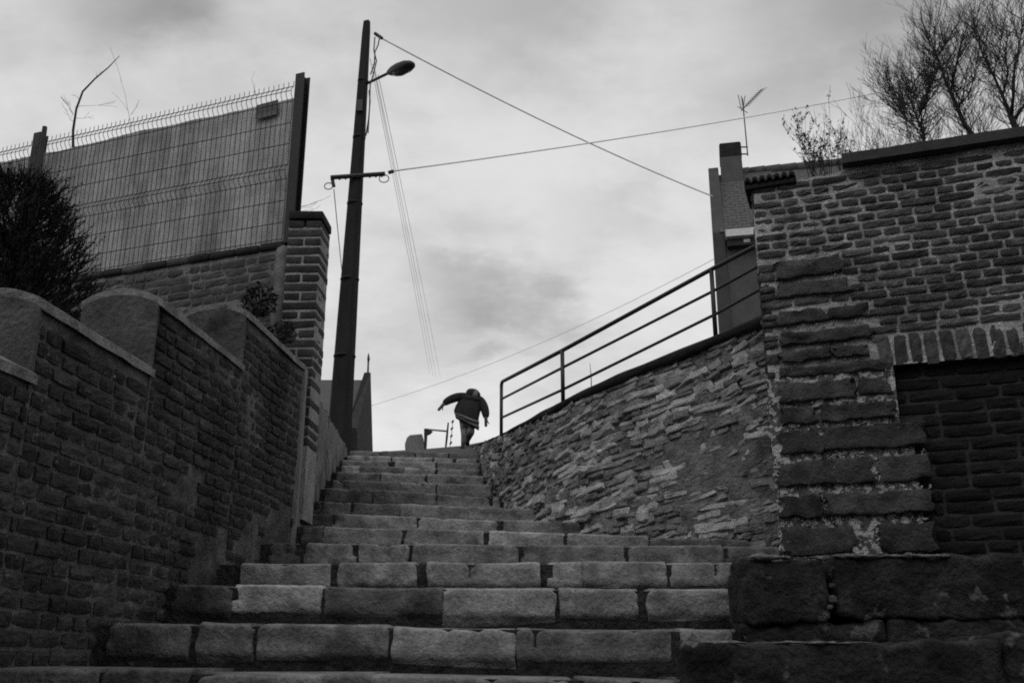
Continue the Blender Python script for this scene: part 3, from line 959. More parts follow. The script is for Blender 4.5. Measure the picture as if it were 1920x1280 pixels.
# core: back slab and the proud skin round the recess
mb = MB().prism([BWL.p(0.01, 0, .11), BWL.p(SR, 0, .11), BWL.p(SR, ztop - .01, .11), BWL.p(sx0 - .2, ztop - .02, .11), BWL.p(.01, bt(0) - .03, .11)], BWL.i * .30)
part('core', mb.mesh('core'), M['mortar_lime'], bwt)
part('mortar', rough_sheet(BWL, 0, SR, dz0 + .02, ztop, .035, .007, .0055, 7, 2, 'mortar', bt, low=.016), M['mortar_lime'], bwt)
part('mortar', rough_sheet(BWL, 0, sx0 + .03, Zc + .2, dz0 + .03, .04, .010, .0, 7, 3, 'mortar'), M['mortar_quoin'], bwt)
part('infill_mortar', rough_sheet(BWL, sx0 - .02, SR, Zc + .2, dz0 + .12, .05, .008, .085, 7, 5, 'infill_mortar'), M['mortar_infill'], bwt)
mb = MB().prism([BWL.p(0, Zc, .004), BWL.p(0, bt(0) - .02, .004), BWL.p(0, bt(0) - .02, .36), BWL.p(0, Zc, .36)], BWL.t * .012)
part('end_mortar', mb.mesh('end_mortar'), M['mortar_infill'], bwt)

rowsQ = [(480, 515, [(1454, 1578)]), (523, 551, [(1456, 1592)]), (577, 603, [(1461, 1548), (1552, 1628)]), (616, 643, [(1461, 1632)]), (651, 674, [(1462, 1560), (1566, 1630)]),
         (680, 704, [(1462, 1670)]), (712, 750, [(1461, 1602), (1608, 1673)]), (759, 792, [(1464, 1532), (1540, 1678)]), (801, 848, [(1464, 1541), (1547, 1733)]),
         (860, 909, [(1458, 1640), (1650, 1744)]), (926, 970, [(1462, 1540), (1548, 1749)]), (984, 1040, [(1468, 1604), (1650, 1756)])]
r = random.Random(31)
qz = []
for (y0, y1, spans) in rowsQ:
    for (xa, xb) in spans:
        xm = (xa + xb) / 2
        sa = BWL.s_at(xa, (y0 + y1) / 2)[0]; sb = BWL.s_at(xb, (y0 + y1) / 2)[0]
        za = BWL.s_at(1560, y1)[1]; zb_ = BWL.s_at(1560, y0)[1]
        L, H = sb - sa, zb_ - za
        me = rock(L, .22, H - .008, (max(6, int(L / .03)), 2, 6), .012, .018, int(y0) + int(xa), 'quoin_stone', nsc=9, flat=.8, ends=.03)
        part('quoin_stone', me, M['quoin'], bwt, BWL.m((sa + sb) / 2, (za + zb_) / 2, .085 + r.uniform(-.012, .008)))
        qz.append((sa, sb, za, zb_))
for (ya, yb_, xe) in ((801, 1045, 1726), (640, 800, 1664)):   # bedding behind the stones that overhang the blocked doorway
    e_ = BWL.s_at(xe, (ya + yb_) / 2)[0]; z_a = BWL.s_at(1560, yb_)[1]; z_b = BWL.s_at(1560, ya)[1]
    if e_ > sx0 - .03:
        part('mortar', rough_sheet(BWL, sx0 - .04, e_, z_a, z_b, .03, .010, .012, 9, 8, 'mortar'), M['mortar_quoin'], bwt)
        mb = MB().prism([BWL.p(sx0 - .04, z_a, .03), BWL.p(e_, z_a, .03), BWL.p(e_, z_b, .03), BWL.p(sx0 - .04, z_b, .03)], BWL.i * .07)
        part('mortar', mb.mesh('mortar'), M['mortar_quoin'], bwt)
# lime flecks squeezed out of the quoin joints
mb = MB(); lump = [rock(.017, .012, .009, (3, 2, 2), .004, .006, 40 + q, 'fleck', nsc=90) for q in range(6)]
for (sa, sb, za, zb_) in qz:
    wgt = 1.0 if zb_ < Zc + 1.6 else .45
    for q in range(int((sb - sa) / .008 * wgt)):
        s = r.uniform(sa, sb)
        if noise.noise(Vector((s * 11, zb_ * 5, 0))) < .02: continue
        z = zb_ + r.gauss(.012, .011); k = r.uniform(.25, .9)
        join_into(mb, lump[r.randrange(6)], BWL.m(s, z, -.012 + r.uniform(-.008, .01), k * 1.2, k, r.uniform(-1.2, .3)))
    if sb > BWL.s_at(1545, 900)[0] and zb_ < Zc + 1.3:
        for q in range(12):
            join_into(mb, lump[r.randrange(6)], BWL.m(sa - .008 + r.gauss(0, .007), r.uniform(za, zb_), -.01, r.uniform(.6, 1.5), r.uniform(.8, 2), r.uniform(-.5, .5)))
part('lime_mortar', mb.mesh('lime_mortar'), M['lime'], bwt, stuff=True)


def in_quoin(b):
    for (sa, sb, za, zb_) in qz:
        if b[1] > sa - .004 and b[0] < sb + .006 and b[3] > za - .012 and b[2] < zb_ + .012: return True
    return False


def trim(b):
    a0, a1, z0, z1 = b
    for (sa, sb, za, zb_) in qz:
        if z1 > za - .006 and z0 < zb_ + .006:
            if a0 < sb + .008 and a1 > sb + .008: a0 = sb + .008
            elif a0 >= sa - .004 and a1 <= sb + .008: return None
    return (a0, a1, z0, z1) if a1 - a0 > .05 else None


bs_red = brick_set(.215, .046, .07, 18, .008, .0032, 900)
bk = courses(dz0 + .235, ztop - .01, .063, .0, SR, .235, .122, .016, r)
bk = [b for b in bk if b[3] < bt((b[0] + b[1]) / 2) - .01]
# above quoins keep the zone free, split bricks around it
zq_top = max(q[3] for q in qz)
upper = [t for t in (trim(b) for b in bk) if t and not (t[2] < zq_top + .02 and in_quoin((t[0] + .004, t[1], t[2], t[3])))]
# narrow strip between wall edge and quoin
low = courses(Zc + .3, dz0 + .24, .063, .0, sx0 + .02, .2, .11, .016, r)
low = [b for b in low if not in_quoin(b)]
for q in list(qz):                     # cut bricks left of the quoin
    if q[0] > .05 and q[2] > dz0 and q[0] < .3:
        n = max(1, int(round((q[3] - q[2]) / .063)))
        upper = [b for b in upper if not (b[0] < q[0] and b[3] > q[2] - .01 and b[2] < q[3] + .01)]
        for k in range(n): upper.append((.004, q[0] - .012, q[2] + (q[3] - q[2]) * k / n + .006, q[2] + (q[3] - q[2]) * (k + 1) / n - .006))
smear = lambda b: False
vis_s = BWL.s_at(1925, 600)[0]
upper = [b for b in upper if b[0] < SR]


def in_smear(b):                         # a patch still under a skim of old render
    x, y = pix(BWL.p((b[0] + b[1]) / 2, (b[2] + b[3]) / 2))
    return 1495 < x < 1590 and 335 < y < 475 and r.random() < .75


ub = []; us = []
for b in upper: (us if in_smear(b) else ub).append(b)
lay(bwt, BWL, ub + low, bs_red, M['brick_red'], r, dfun=lambda a, z: -.007 - (.006 if z < Zc + 2.6 else 0), jit=.005, rank=lambda b: b[0])
M['brick_skim'] = mat('brick_skimmed', .07, var=.4, scale=7, bump=.9, bscale=45, stretch=(1, 1, .4))
bs_sk = brick_set(.215, .046, .07, 8, .016, .006, 990)
lay(bwt, BWL, us, bs_sk, M['brick_skim'], r, dfun=lambda a, z: -.006, jit=.004)
# soldier arch
a = sx0 - .06; r = random.Random(6)
bs_sol = brick_set(.08, .215, .07, 8, .014, .005, 1200, 3, 4)
k = 0
while a < SR - .1:
    Lb = .093 * r.uniform(.92, 1.1)
    m = BWL.m(a + Lb / 2, dz0 + .118 + r.uniform(-.008, .008), -.012 + r.uniform(-.006, .006), (Lb - .016) / .08, r.uniform(.9, 1.05), r.uniform(-.07, .05))
    part('arch_brick', bs_sol[k % 8], M['soldier'], bwt, m); a += Lb; k += 1
# infill of the blocked doorway
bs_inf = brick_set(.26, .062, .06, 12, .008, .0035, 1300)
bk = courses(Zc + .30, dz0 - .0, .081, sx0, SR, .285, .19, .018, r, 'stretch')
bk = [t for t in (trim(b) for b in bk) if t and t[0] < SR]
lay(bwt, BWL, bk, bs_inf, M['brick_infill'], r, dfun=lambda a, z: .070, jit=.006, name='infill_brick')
# slab coping and the short row of tiles
s_c, zc_ = BWL.s_at(1580, 318)
ns = 14; rings = []
for i in range(ns + 1):
    s = s_c + (SR - s_c) * i / ns; e = .006 * noise.noise(Vector((s * 5, 0, 0)))
    z = bt(SR) + .004 + e
    rings.append([BWL.p(s, z, -.085 + e), BWL.p(s, z, .42), BWL.p(s, z + .06, .42), BWL.p(s, z + .075 + e, -.08)])
mb = MB(); mb.loft(rings); part('coping_slab', mb.mesh('coping_slab'), mat('slab', .045, var=.3, bump=.5), bwt)
sa, _ = BWL.s_at(1396, 345); sb, _ = BWL.s_at(1493, 340)
for i in range(7):
    s = sa + (sb - sa) * (i + .5) / 7; z = bt(s) + .005; wd = (sb - sa) / 7
    pf = [(wd * .5 * math.cos(t), .045 * math.sin(t)) for t in [math.pi * q / 6 for q in range(7)]] + [(-wd * .36, 0), (0, .026), (wd * .36, 0)]
    mb = MB().prism([BWL.p(s + x, z + zz_, -.05) for x, zz_ in pf], BWL.i * .4 + Vector((0, 0, .05)))
    part('roof_tile', mb.mesh('roof_tile'), M['ledge'], bwt)
mb = MB().prism([BWL.p(sa, bt(sa) - .03, -.03), BWL.p(sb, bt(sb) - .03, -.03), BWL.p(sb, bt(sb) + .003, -.03), BWL.p(sa, bt(sa) + .003, -.03)], BWL.i * .35)
part('tile_bed', mb.mesh('tile_bed'), M['ledge'], bwt)
# short return of the wall, dark side of the corner
rt = Frame(BWL.p(0, 0, .36).x, BWL.p(0, 0, .36).y, -BWL.i.x, -BWL.i.y)
bkr = courses(Zc + .5, bt(0) - .03, .063, .0, .36, .235, .122, .016, r)
lay(bwt, rt, bkr, bs_red, M['brick_red'], r, dfun=lambda a, z: -.006, jit=.004, limit=200, name='return_brick')

# ------------------------------------------------------------------ right foreground: rough stone blocks
pl = thing('stone_plinth', 'low terrace of huge rough dark stone blocks at the foot of the brick wall', 'plinth', (1.6, 4.6, Zc - .3))
yp = 4.43


def big(name, xa, xb, yt, yb, Y, dep, seed, amp=.05, lean=0, res=.03, nsc=5.5, mtl='block'):
    A = P(xa, (yt + yb) / 2, Y); B = P(xb, (yt + yb) / 2, Y); zt_ = P(xa, yt, Y).z; zb_ = P(xa, yb, Y).z
    L, H = B.x - A.x, zt_ - zb_
    me = rock(L, dep, H, (max(6, int(L / res)), 5, max(6, int(H / .022))), .02, amp, seed, name, nsc=nsc, flat=1.1)
    return part(name, me, M[mtl], pl, Matrix.Translation(((A.x + B.x) / 2, Y + dep / 2, (zt_ + zb_) / 2)) @ Matrix.Rotation(lean, 4, 'Y'))


big('stone_block', 1389, 1553, 1046, 1166, yp, .24, 11, .016)
big('stone_block', 1566, 2140, 1040, 1160, yp + .02, .8, 12, .016)
big('stone_block', 1398, 1660, 1164, 1225, yp + .03, .24, 13, .02)
big('stone_block', 1668, 2140, 1158, 1225, yp + .03, .8, 14, .02)
big('stone_block', 1288, 1893, 1203, 1350, 3.76, .22, 15, .018, lean=-.004)
big('stone_block', 1899, 2150, 1190, 1350, 3.74, .68, 16, .018)
big('stone_block', 1298, 1893, 1206, 1310, 3.97, .22, 17, .018)
big('stone_block', 1304, 1893, 1208, 1290, 4.18, .24, 18, .018)
for k, (Y_, dp) in enumerate(((4.66, .30), (4.95, .36), (5.30, .42), (5.70, .6))):
    ya_ = pix(Vector((1, Y_, P(1500, 1050, yp).z)))[1]; yb_ = pix(Vector((1, Y_, P(1500, 1225, yp).z)))[1]
    big('stone_block', 1393, 1640, ya_, yb_, Y_, dp, 30 + k, .016)
me = rock(.05, .08, .06, (3, 3, 3), .015, .02, 5, 'chip_stone', nsc=18)
part('chip_stone', me, M['coping'], pl, Matrix.Translation(P(1294, 1203, 3.80)) @ Matrix.Rotation(.5, 4, 'Y'))
for i, (x, y, s) in enumerate(((1560, 1098, .022), (1561, 1122, .028), (1556, 1138, .022))):
    me = rock(s * 1.3, s * 1.3, s, (3, 3, 3), s * .4, s * .25, 50 + i, 'pebble', nsc=30)
    part('pebble', me, M['render'], pl, Matrix.Translation(P(x, y, yp + .01)))
mb = MB(); mb.box((P(1420, 1100, 6.3).x, yp + .1, -.2), (3.6, 6.35, P(1500, 1050, yp).z - .03)); part('core', mb.mesh('core'), M['ledge'], pl)
mb = MB(); mb.box((P(1330, 1230, 4.6).x, 3.86, -.2), (2.7, yp + .2, P(1500, 1222, 3.76).z - .02)); part('core', mb.mesh('core'), M['ledge'], pl)
# pale ridge of lichen and old mortar along the top edge of the terrace
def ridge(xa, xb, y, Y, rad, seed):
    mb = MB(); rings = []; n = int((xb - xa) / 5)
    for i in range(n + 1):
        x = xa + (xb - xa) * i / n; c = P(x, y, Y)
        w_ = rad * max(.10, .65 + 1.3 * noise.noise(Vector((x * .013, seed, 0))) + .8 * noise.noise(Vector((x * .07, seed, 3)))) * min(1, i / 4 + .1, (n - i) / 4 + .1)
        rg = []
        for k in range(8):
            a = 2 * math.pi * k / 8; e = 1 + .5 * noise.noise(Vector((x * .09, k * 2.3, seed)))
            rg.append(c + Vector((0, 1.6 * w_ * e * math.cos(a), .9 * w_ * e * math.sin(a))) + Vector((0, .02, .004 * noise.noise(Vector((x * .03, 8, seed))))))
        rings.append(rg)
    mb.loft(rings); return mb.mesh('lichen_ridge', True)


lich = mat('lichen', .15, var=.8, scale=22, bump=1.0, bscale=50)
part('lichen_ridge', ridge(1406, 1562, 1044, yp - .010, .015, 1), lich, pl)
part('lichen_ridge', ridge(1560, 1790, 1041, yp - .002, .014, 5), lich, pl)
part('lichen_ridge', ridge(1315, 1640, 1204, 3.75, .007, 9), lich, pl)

# ------------------------------------------------------------------ utility pole, lamp, cables
YP = 13.9
pb, ptp = P(637, 842, YP), P(688, 40, YP)
pb.x = P(640, 760, YP).x
pole = thing('utility_pole', 'tall dark concrete pole with a street lamp and a crossarm, left of the stair top', 'utility pole', tuple(pb))


def pole_at(y):
    b = P(688, 40, YP); a = P(640, 760, YP); t = (760 - y) / 720
    q = a.lerp(b, t); z = P(660, y, YP).z; k = (z - a.z) / (b.z - a.z)
    return a.lerp(b, k)


rings = []
for y, wpx in ((850, 47), (760, 44), (600, 39), (330, 28.5), (150, 22), (60, 18), (41, 15)):
    c = pole_at(y) if y < 800 else pole_at(760) + (pole_at(760) - pole_at(600)) * ((y - 760) / 160)
    h = wpx / 2 / F * YP * 1.0; d = h * .8; ch = h * .3
    rot = .35
    rg = []
    for (x, yy) in ((-h + ch, -d), (h - ch, -d), (h, -d + ch), (h, d - ch), (h - ch, d), (-h + ch, d), (-h, d - ch), (-h, -d + ch)):
        x, yy = x * .93, yy
        rg.append(c + Vector((x * math.cos(rot) + yy * math.sin(rot) * .6, -x * math.sin(rot) + yy * math.cos(rot), 0)))
    rings.append(rg)
mb = MB(); mb.loft(rings); part('shaft', mb.mesh('shaft'), M['pole'], pole)
for y in (152, 258, 382, 524, 668):
    c = pole_at(y); h = np.interp(y, [60, 330, 760], [18, 28.5, 44]) / 2 / F * YP * 1.02
    mb = MB(); mb.tube([c - Vector((0, 0, .012)), c + Vector((0, 0, .012))], h * 1.06, 12); part('band', mb.mesh('band', True), M['band'], pole)
mb = MB(); c = pole_at(205); mb.box((c.x - .05, c.y - .13, c.z - .1), (c.x + .04, c.y - .09, c.z + .1)); part('number_plate', mb.mesh('number_plate'), M['iron'], pole)
mb = MB(); a, b = P(620, 333, YP - .12), P(722, 326, YP - .12); mb.tube([a, b], .035, 6); ca = part('crossarm', mb.mesh('crossarm'), M['iron'], pole)
for i in range(9):
    t = (i + .5) / 9
    if .33 < t < .62: continue
    c = a.lerp(b, t); part('insulator', MB().tube([c - Vector((0, 0, .05)), c - Vector((0, 0, .01)), c + Vector((0, 0, .03))], [.012, .022, .02], 8).mesh('insulator', True), M['iron'], ca)
for (x, y, rr_) in ((616, 349, .055), (720, 335, .065)):
    c = P(x, y, YP - .12); pts = [c + Vector((math.cos(t) * rr_ * 1.15, 0, math.sin(t) * rr_)) for t in [q * 2 * math.pi / 14 for q in range(15)]]
    part('cable_loop', MB().tube(pts, .008, 5).mesh('cable_loop', True), M['cable'], pole)
part('arm_clamp', MB().tube([P(623, 336, YP - .1), P(626, 350, YP - .1)], .03, 6).mesh('arm_clamp'), M['iron'], pole)
a, b = P(686, 158, YP), P(733, 135, YP - .5)
la = part('lamp_arm', MB().tube([a, b], .022, 8).mesh('lamp_arm', True), M['iron'], pole)
# cobra-head lantern: tapered body with a shallow bowl beneath
c0, c1 = P(727, 137, YP - .5), P(775, 119, YP - .95); ax_ = (c1 - c0); rings = []
sd = ax_.cross(Vector((0, 0, 1))).normalized(); up_ = sd.cross(ax_).normalized()
for t, wd, tp, bt_ in ((u0, u1 * .9, u2 * .9, u3 * .86) for u0, u1, u2, u3 in ((0, .03, .03, .035), (.08, .055, .05, .06), (.25, .095, .07, .10), (.5, .125, .085, .13), (.75, .125, .08, .115), (.92, .09, .055, .07), (1, .035, .02, .03))):
    c = c0 + ax_ * t
    rings.append([c + sd * (wd * math.cos(q)) + up_ * ((tp if math.sin(q) > 0 else bt_) * math.sin(q)) for q in [k * 2 * math.pi / 14 for k in range(14)]])
mb = MB(); mb.loft(rings); lh = part('lamp_head', mb.mesh('lamp_head', True), M['iron'], pole)
rings = []
for t, wd, bt_ in ((.22, .03, .08), (.35, .08, .11), (.55, .09, .13), (.75, .08, .112), (.88, .03, .08)):
    c = c0 + ax_ * t
    rings.append([c + sd * (wd * math.cos(q)) - up_ * (bt_ * abs(math.sin(q)) ** .8) for q in [math.pi * k / 8 for k in range(9)]] + [c - up_ * .02])
mb = MB(); mb.loft(rings); part('lens', mb.mesh('lens', True), mat('lamp_lens', .04, rough=.3, bump=0, spec=.5), lh)
for k, (xo, pts) in enumerate(((0, [(703, 70), (701, 95), (706, 115), (700, 140), (694, 160), (693, 200), (690, 250)]), (1, [(712, 70), (709, 85), (703, 98), (702, 120), (695, 140)]), (2, [(692, 170), (694, 190), (691, 225), (686, 255)]))):
    mb = MB(); mb.tube([P(x, y, YP - .14) for x, y in pts], .011, 5); part('drop_cable', mb.mesh('drop_cable', True), M['cable'], pole)


def cable(a, b, sag, rad, label, group=None, material='cable', n=24, twist=False, name='overhead_cable'):
    mb = MB()
    pts = [a.lerp(b, i / n) - Vector((0, 0, sag * 4 * (i / n) * (1 - i / n))) for i in range(n + 1)]
    if twist:
        fine = []
        m = 220
        for ph in (0, math.pi):
            q = []
            for i in range(m + 1):
                t = i / m; p = a.lerp(b, t) - Vector((0, 0, sag * 4 * t * (1 - t)))
                q.append(p + Vector((0, math.cos(ph + i * .9), math.sin(ph + i * .9))) * rad * .55)
            mb.tube(q, rad * .62, 5)
    else: mb.tube(pts, rad, 5)
    return single(name, mb.mesh(name, True), M[material], label, 'cable', group)


HY = 18.2
cl_ = MB().tube([P(703, 63, YP), P(716, 72, YP - .05)], .03, 6); part('cable_clamp', cl_.mesh('cable_clamp'), M['iron'], pole)
cable(P(714, 71, YP), P(1336, 368, HY), .12, .0135, 'thick cable sloping from the pole top down to the house gable', material='cable_grey')
part('cable_clamp', MB().tube([P(728, 324, YP - .1), P(738, 321, YP - .1)], .028, 6).mesh('cable_clamp'), M['iron'], pole)
cable(P(736, 321, YP - .1), P(1980, 98, 22), .22, .0135, 'long cable rising gently from the crossarm towards the bare trees', material='cable_grey')
for k, (xa, ya, xb, yb) in enumerate(((694, 110, 806, 700), (699, 120, 812, 704), (703, 132, 818, 706), (709, 140, 826, 709))):
    cable(P(xa, ya, YP), P(xb, yb, 46), -.1, .005, ('leftmost', 'second from left', 'third from left', 'rightmost')[k] + ' of four thin parallel wires falling from the pole behind the child', 'thin parallel wires behind the pole', 'cable_grey', 30, name='thin_wire')
cable(P(626, 355, YP - .1), P(663, 700, 22.6), .1, .008, 'single thin wire dropping from the left end of the crossarm', None, 'cable_grey', name='thin_wire')
cable(P(697, 760, 26), P(1340, 485, 20), .25, .007, 'faint thin wire crossing the sky low behind the railing', None, 'cable_grey', name='thin_wire')

# ------------------------------------------------------------------ house on the right, beyond the wall
H0 = 18.0
HROT = -.212                            # the house is turned so that its gable is seen almost edge-on
HC = P(1341, 470, H0)


def PH(x, y, Y):                        # the photo point at distance Y in the house's own axes
    q = P(x, y, Y) - HC; q.rotate(Matrix.Rotation(-HROT, 3, 'Z')); return q + HC


hs = thing('house', 'rendered house with a steep tiled roof and chimney behind the railing', 'house', (HC.x, HC.y, Zc + 3))
xg = P(1341, 470, H0).x
ze, zr_ = P(1380, 447, H0).z, P(1345, 329, H0 + 2.3).z
xR = 16.0
wallz = Zc + 3.0
mb = MB()
mb.prism([(xg, H0 + .05, wallz), (xR, H0 + .05, wallz), (xR, H0 + .05, ze), (xg, H0 + .05, ze)], (0, 4.5, 0)); part('wall', mb.mesh('wall'), M['house'], hs)
mb = MB()                                # gable wall with its raised parapet
mb.prism([(xg - .02, H0, wallz), (xg - .02, H0, ze + .12), (xg - .02, H0 + 2.2, zr_ + .1), (xg - .02, H0 + 2.6, zr_ + .1), (xg - .02, H0 + 4.7, ze + .12), (xg - .02, H0 + 4.7, wallz)], (.22, 0, 0))
part('gable_wall', mb.mesh('gable_wall'), M['house_dark'], hs)
# roof slabs, courses of plain tiles on the side that shows
rf = MB(); e0 = Vector((xg + .2, H0 - .12, ze - .02)); up2 = Vector((0, 2.5, zr_ - ze))
rf.prism([e0, e0 + Vector((xR - xg, 0, 0)), e0 + Vector((xR - xg, 0, 0)) + up2, e0 + up2], (0, .05, -.08))
e1 = Vector((xg + .2, H0 + 4.9, ze - .02)); up3 = Vector((0, -2.5, zr_ - ze))
rf.prism([e1, e1 + up3, e1 + up3 + Vector((xR - xg, 0, 0)), e1 + Vector((xR - xg, 0, 0))], (0, -.05, -.08))
roof = part('roof', rf.mesh('roof'), M['roof'], hs)
ul = up2.length; ud = up2 / ul; rn = Vector((0, -ud.z, ud.y))
tile = MB(); tile.prism([(-.085, 0, 0), (.085, 0, 0), (.085, 0, .02), (-.085, 0, .02)], (0, .2, -.008)); tme = tile.mesh('tile'); tme.materials.append(M['roof'])
r = random.Random(2)
basis = Matrix(((1, 0, 0, 0), (0, ud.y, rn.y, 0), (0, ud.z, rn.z, 0), (0, 0, 0, 1)))
tmb = MB()
for j in range(int(ul / .16)):
    for i in range(7):
        c = e0 + Vector((.09 + i * .178 - (.089 if j % 2 else 0), 0, 0)) + ud * (j * .16) + rn * .012
        join_into(tmb, tme, Matrix.Translation(c) @ basis @ Matrix.Rotation(r.uniform(-.02, .02), 4, 'Z'))
part('roof_tiles', tmb.mesh('roof_tiles'), M['roof'], hs, stuff=True)
xr = xg + .55                             # ridge tiles show as a row over the brick wall
while xr < xg + 4.2:
    mb = MB(); mb.tube([(xr, H0 + 2.38, zr_ + .0), (xr + .33, H0 + 2.38, zr_ + .015)], .11, 8); part('ridge_tile', mb.mesh('ridge_tile', True), M['roof'], roof); xr += .34
mb = MB(); g0 = P(1354, 441, H0 - .2); mb.box((xg + .22, H0 - .28, ze - .10), (xR, H0 - .10, ze + .045)); part('gutter', mb.mesh('gutter'), M['pale'], hs)
mb = MB(); mb.box((xg + .24, H0 - .14, ze - .24), (xR, H0 + .04, ze - .103)); part('fascia', mb.mesh('fascia'), M['house_dark'], hs)
mb = MB(); mb.box((xg + .55, H0 - .16, ze - .20), (xg + .67, H0 - .141, ze - .13)); part('bracket', mb.mesh('bracket'), M['pale'], hs)
# chimney
Yc = H0 + 1.9
cb0, cb1 = PH(1350, 300, Yc), PH(1391, 300, Yc); zt1 = P(1370, 270, Yc).z; zb1 = P(1370, 380, Yc).z; YA_ = Yc; Yc = cb0.y
wch = cb1.x - cb0.x; cxm = (cb0.x + cb1.x) / 2
mb = MB(); rings = []
for z, k in ((zb1 - .3, 1.05), (zt1 - .55, .99), (zt1 - .32, .97)):
    rings.append([(cxm - wch / 2 * k, Yc, z), (cxm + wch / 2 * k, Yc, z), (cxm + wch / 2 * k, Yc + .5, z), (cxm - wch / 2 * k, Yc + .5, z)])
mb.loft(rings); ch = part('chimney', mb.mesh('chimney'), M['house'], roof)
mb = MB(); rings = []
for z, k in ((zt1 - .32, 1.02), (zt1 - .04, 1.0), (zt1, .9)):
    rings.append([(cxm - wch / 2 * k, Yc - .015, z), (cxm + wch / 2 * k, Yc - .015, z), (cxm + wch / 2 * k, Yc + .51, z), (cxm - wch / 2 * k, Yc + .51, z)])
mb.loft(rings); part('chimney_cap', mb.mesh('chimney_cap'), M['ledge'], ch and roof)
for dx in (-.09, .1):
    part('chimney_pot', MB().tube([(cxm + dx, Yc + .25, zt1 - .02), (cxm + dx, Yc + .25, zt1 + .06)], [.09, .08], 10).mesh('chimney_pot', True), M['ledge'], roof)
hs.rotation_euler = (0, 0, HROT); WORLD[hs] = Matrix.Translation(HC)
# aerial on the chimney
Yc = YA_ + .25
an = thing('aerial', 'thin television aerial on a bracket beside the right-hand chimney', 'antenna', tuple(P(1401, 288, Yc)))
part('mast', MB().tube([P(1402, 292, Yc), P(1392, 185, Yc)], .014, 6).mesh('mast', True), M['iron'], an)
for y in (276, 289):
    part('bracket', MB().tube([P(1385, y, Yc), P(1402, y, Yc)], .016, 6).mesh('bracket', True), M['iron'], an)
bm = part('boom', MB().tube([P(1390, 208, Yc), P(1430, 167, Yc - .2)], .012, 5).mesh('boom', True), M['iron'], an)
for i in range(9):
    c = P(1398, 200, Yc).lerp(P(1429, 168, Yc - .2), i / 8)
    part('element', MB().tube([c + Vector((-.05, .2, .08)), c - Vector((-.05, .2, .08))], .006, 4).mesh('element'), M['iron'], bm)
for (x0_, y0_, x1_, y1_) in ((1390, 180, 1394, 208), (1397, 180, 1393, 206), (1383, 200, 1402, 212), (1384, 178, 1390, 205)):
    part('reflector', MB().tube([P(x0_, y0_, Yc), P(x1_, y1_, Yc)], .009, 4).mesh('reflector'), M['iron'], an)

# ------------------------------------------------------------------ far house on the left of the stair top
fh = thing('far_house', 'distant house end with a sloping gable and spike behind the pole', 'house', (-2.9, 22, Zc + 4))
Yf = 20.0
ga, gb = Yf - 2.2, Yf + 1.5
A0 = P(652, 880, ga); A1 = P(650, 800, ga); T0 = P(683, 698, gb); T1 = P(695, 698, gb); B1 = P(700, 880, gb)
mb = MB(); poly = [A0, A1, T0, P(690, 695, gb), P(699, 880, gb)]
xw = .17
mb.add([A0, A1, T0, T1, B1, A0 + Vector((xw, .1, 0)), A1 + Vector((xw, .1, 0))], [(0, 1, 2, 3, 4), (0, 5, 6, 1), (1, 6, 3, 2), (6, 5, 4, 3), (0, 4, 5)])
part('gable_wall', mb.mesh('gable_wall'), mat('far_gable', .028, var=.3, scale=2), fh)
mb = MB(); r0, r1 = P(560, 712, gb - .1), P(684, 712, gb - .1); e0_, e1_ = P(560, 830, ga - .1), P(652, 830, ga + .0)
mb.prism([e0_, e1_, r1, r0], (0, .15, -.1)); part('roof', mb.mesh('roof'), M['house'], fh)
mb = MB(); mb.prism([P(560, 890, ga + .2), P(652, 890, ga + .2), P(652, 825, ga + .2), P(560, 825, ga + .2)], (0, 3, 0)); part('wall', mb.mesh('wall'), M['house'], fh)
q0 = P(690, 697, gb)
part('finial', MB().tube([q0 - Vector((0, 0, .05)), P(690.5, 680, gb), P(691, 672, gb), P(691, 662, gb)], [.025, .02, .034, .008], 6).mesh('finial'), M['iron'], fh)
mb = MB(); mb.prism([P(684, 712, gb - .06) , P(688, 712, gb - .06), P(692, 840, gb - .06), P(688, 840, gb - .06)], (.02, -.1, 0)); part('rainpipe', mb.mesh('rainpipe'), M['iron'], fh)

# ------------------------------------------------------------------ small things at the crest
bY = YA + 2.6
mb = MB(); pf = [(760, 850), (759, 832), (763, 820), (769, 815), (780, 814), (791, 813), (794, 822), (798, 850)]
rings = []
for k, (dY, s) in enumerate(((0, .94), (.04, 1.0), (.32, 1.0), (.38, .9))):
    c = P(779, 845, bY + dY); rings.append([c + (P(x, y, bY + dY) - c) * s for x, y in pf][::-1])
mb.loft(rings); single('marker_block', mb.mesh('marker_block'), mat('marker_concrete', .2, var=.4, scale=3, bump=.4), 'squat round-shouldered concrete block on the skyline left of the child', 'block')
gx = thing('gallows_post', 'short dark post with a pale horizontal arm on the skyline beside the child', 'post', tuple(P(798, 845, bY)))
mb = MB(); mb.prism([P(795, 850, bY), P(798.5, 850, bY), P(801, 810, bY), P(802, 803, bY), P(795, 803, bY)], (0, .09, 0)); part('upright', mb.mesh('upright'), M['iron'], gx)
mb = MB(); mb.prism([P(800, 804, bY + .01), P(811, 808, bY + .01), P(806, 813, bY + .01), P(800, 815, bY + .01)], (0, .06, 0)); part('gusset', mb.mesh('gusset'), M['iron'], gx)
part('arm', MB().tube([P(799, 804.5, bY + .04), P(838, 808, bY + .04)], .016, 6).mesh('arm', True), M['metal'], gx)
ma_ = thing('far_aerial', 'slender aerial mast with four stubby rods left of the child', 'antenna', tuple(P(836, 843, bY)))
part('mast', MB().tube([P(835, 846, bY + .05), P(838, 818, bY + .05), P(840.5, 792, bY + .05)], [.014, .02, .014], 6).mesh('mast', True), M['iron'], ma_)
part('rear_mast', MB().tube([P(843, 842, bY + .25), P(849, 792, bY + .25)], .006, 5).mesh('rear_mast', True), M['metal'], ma_)
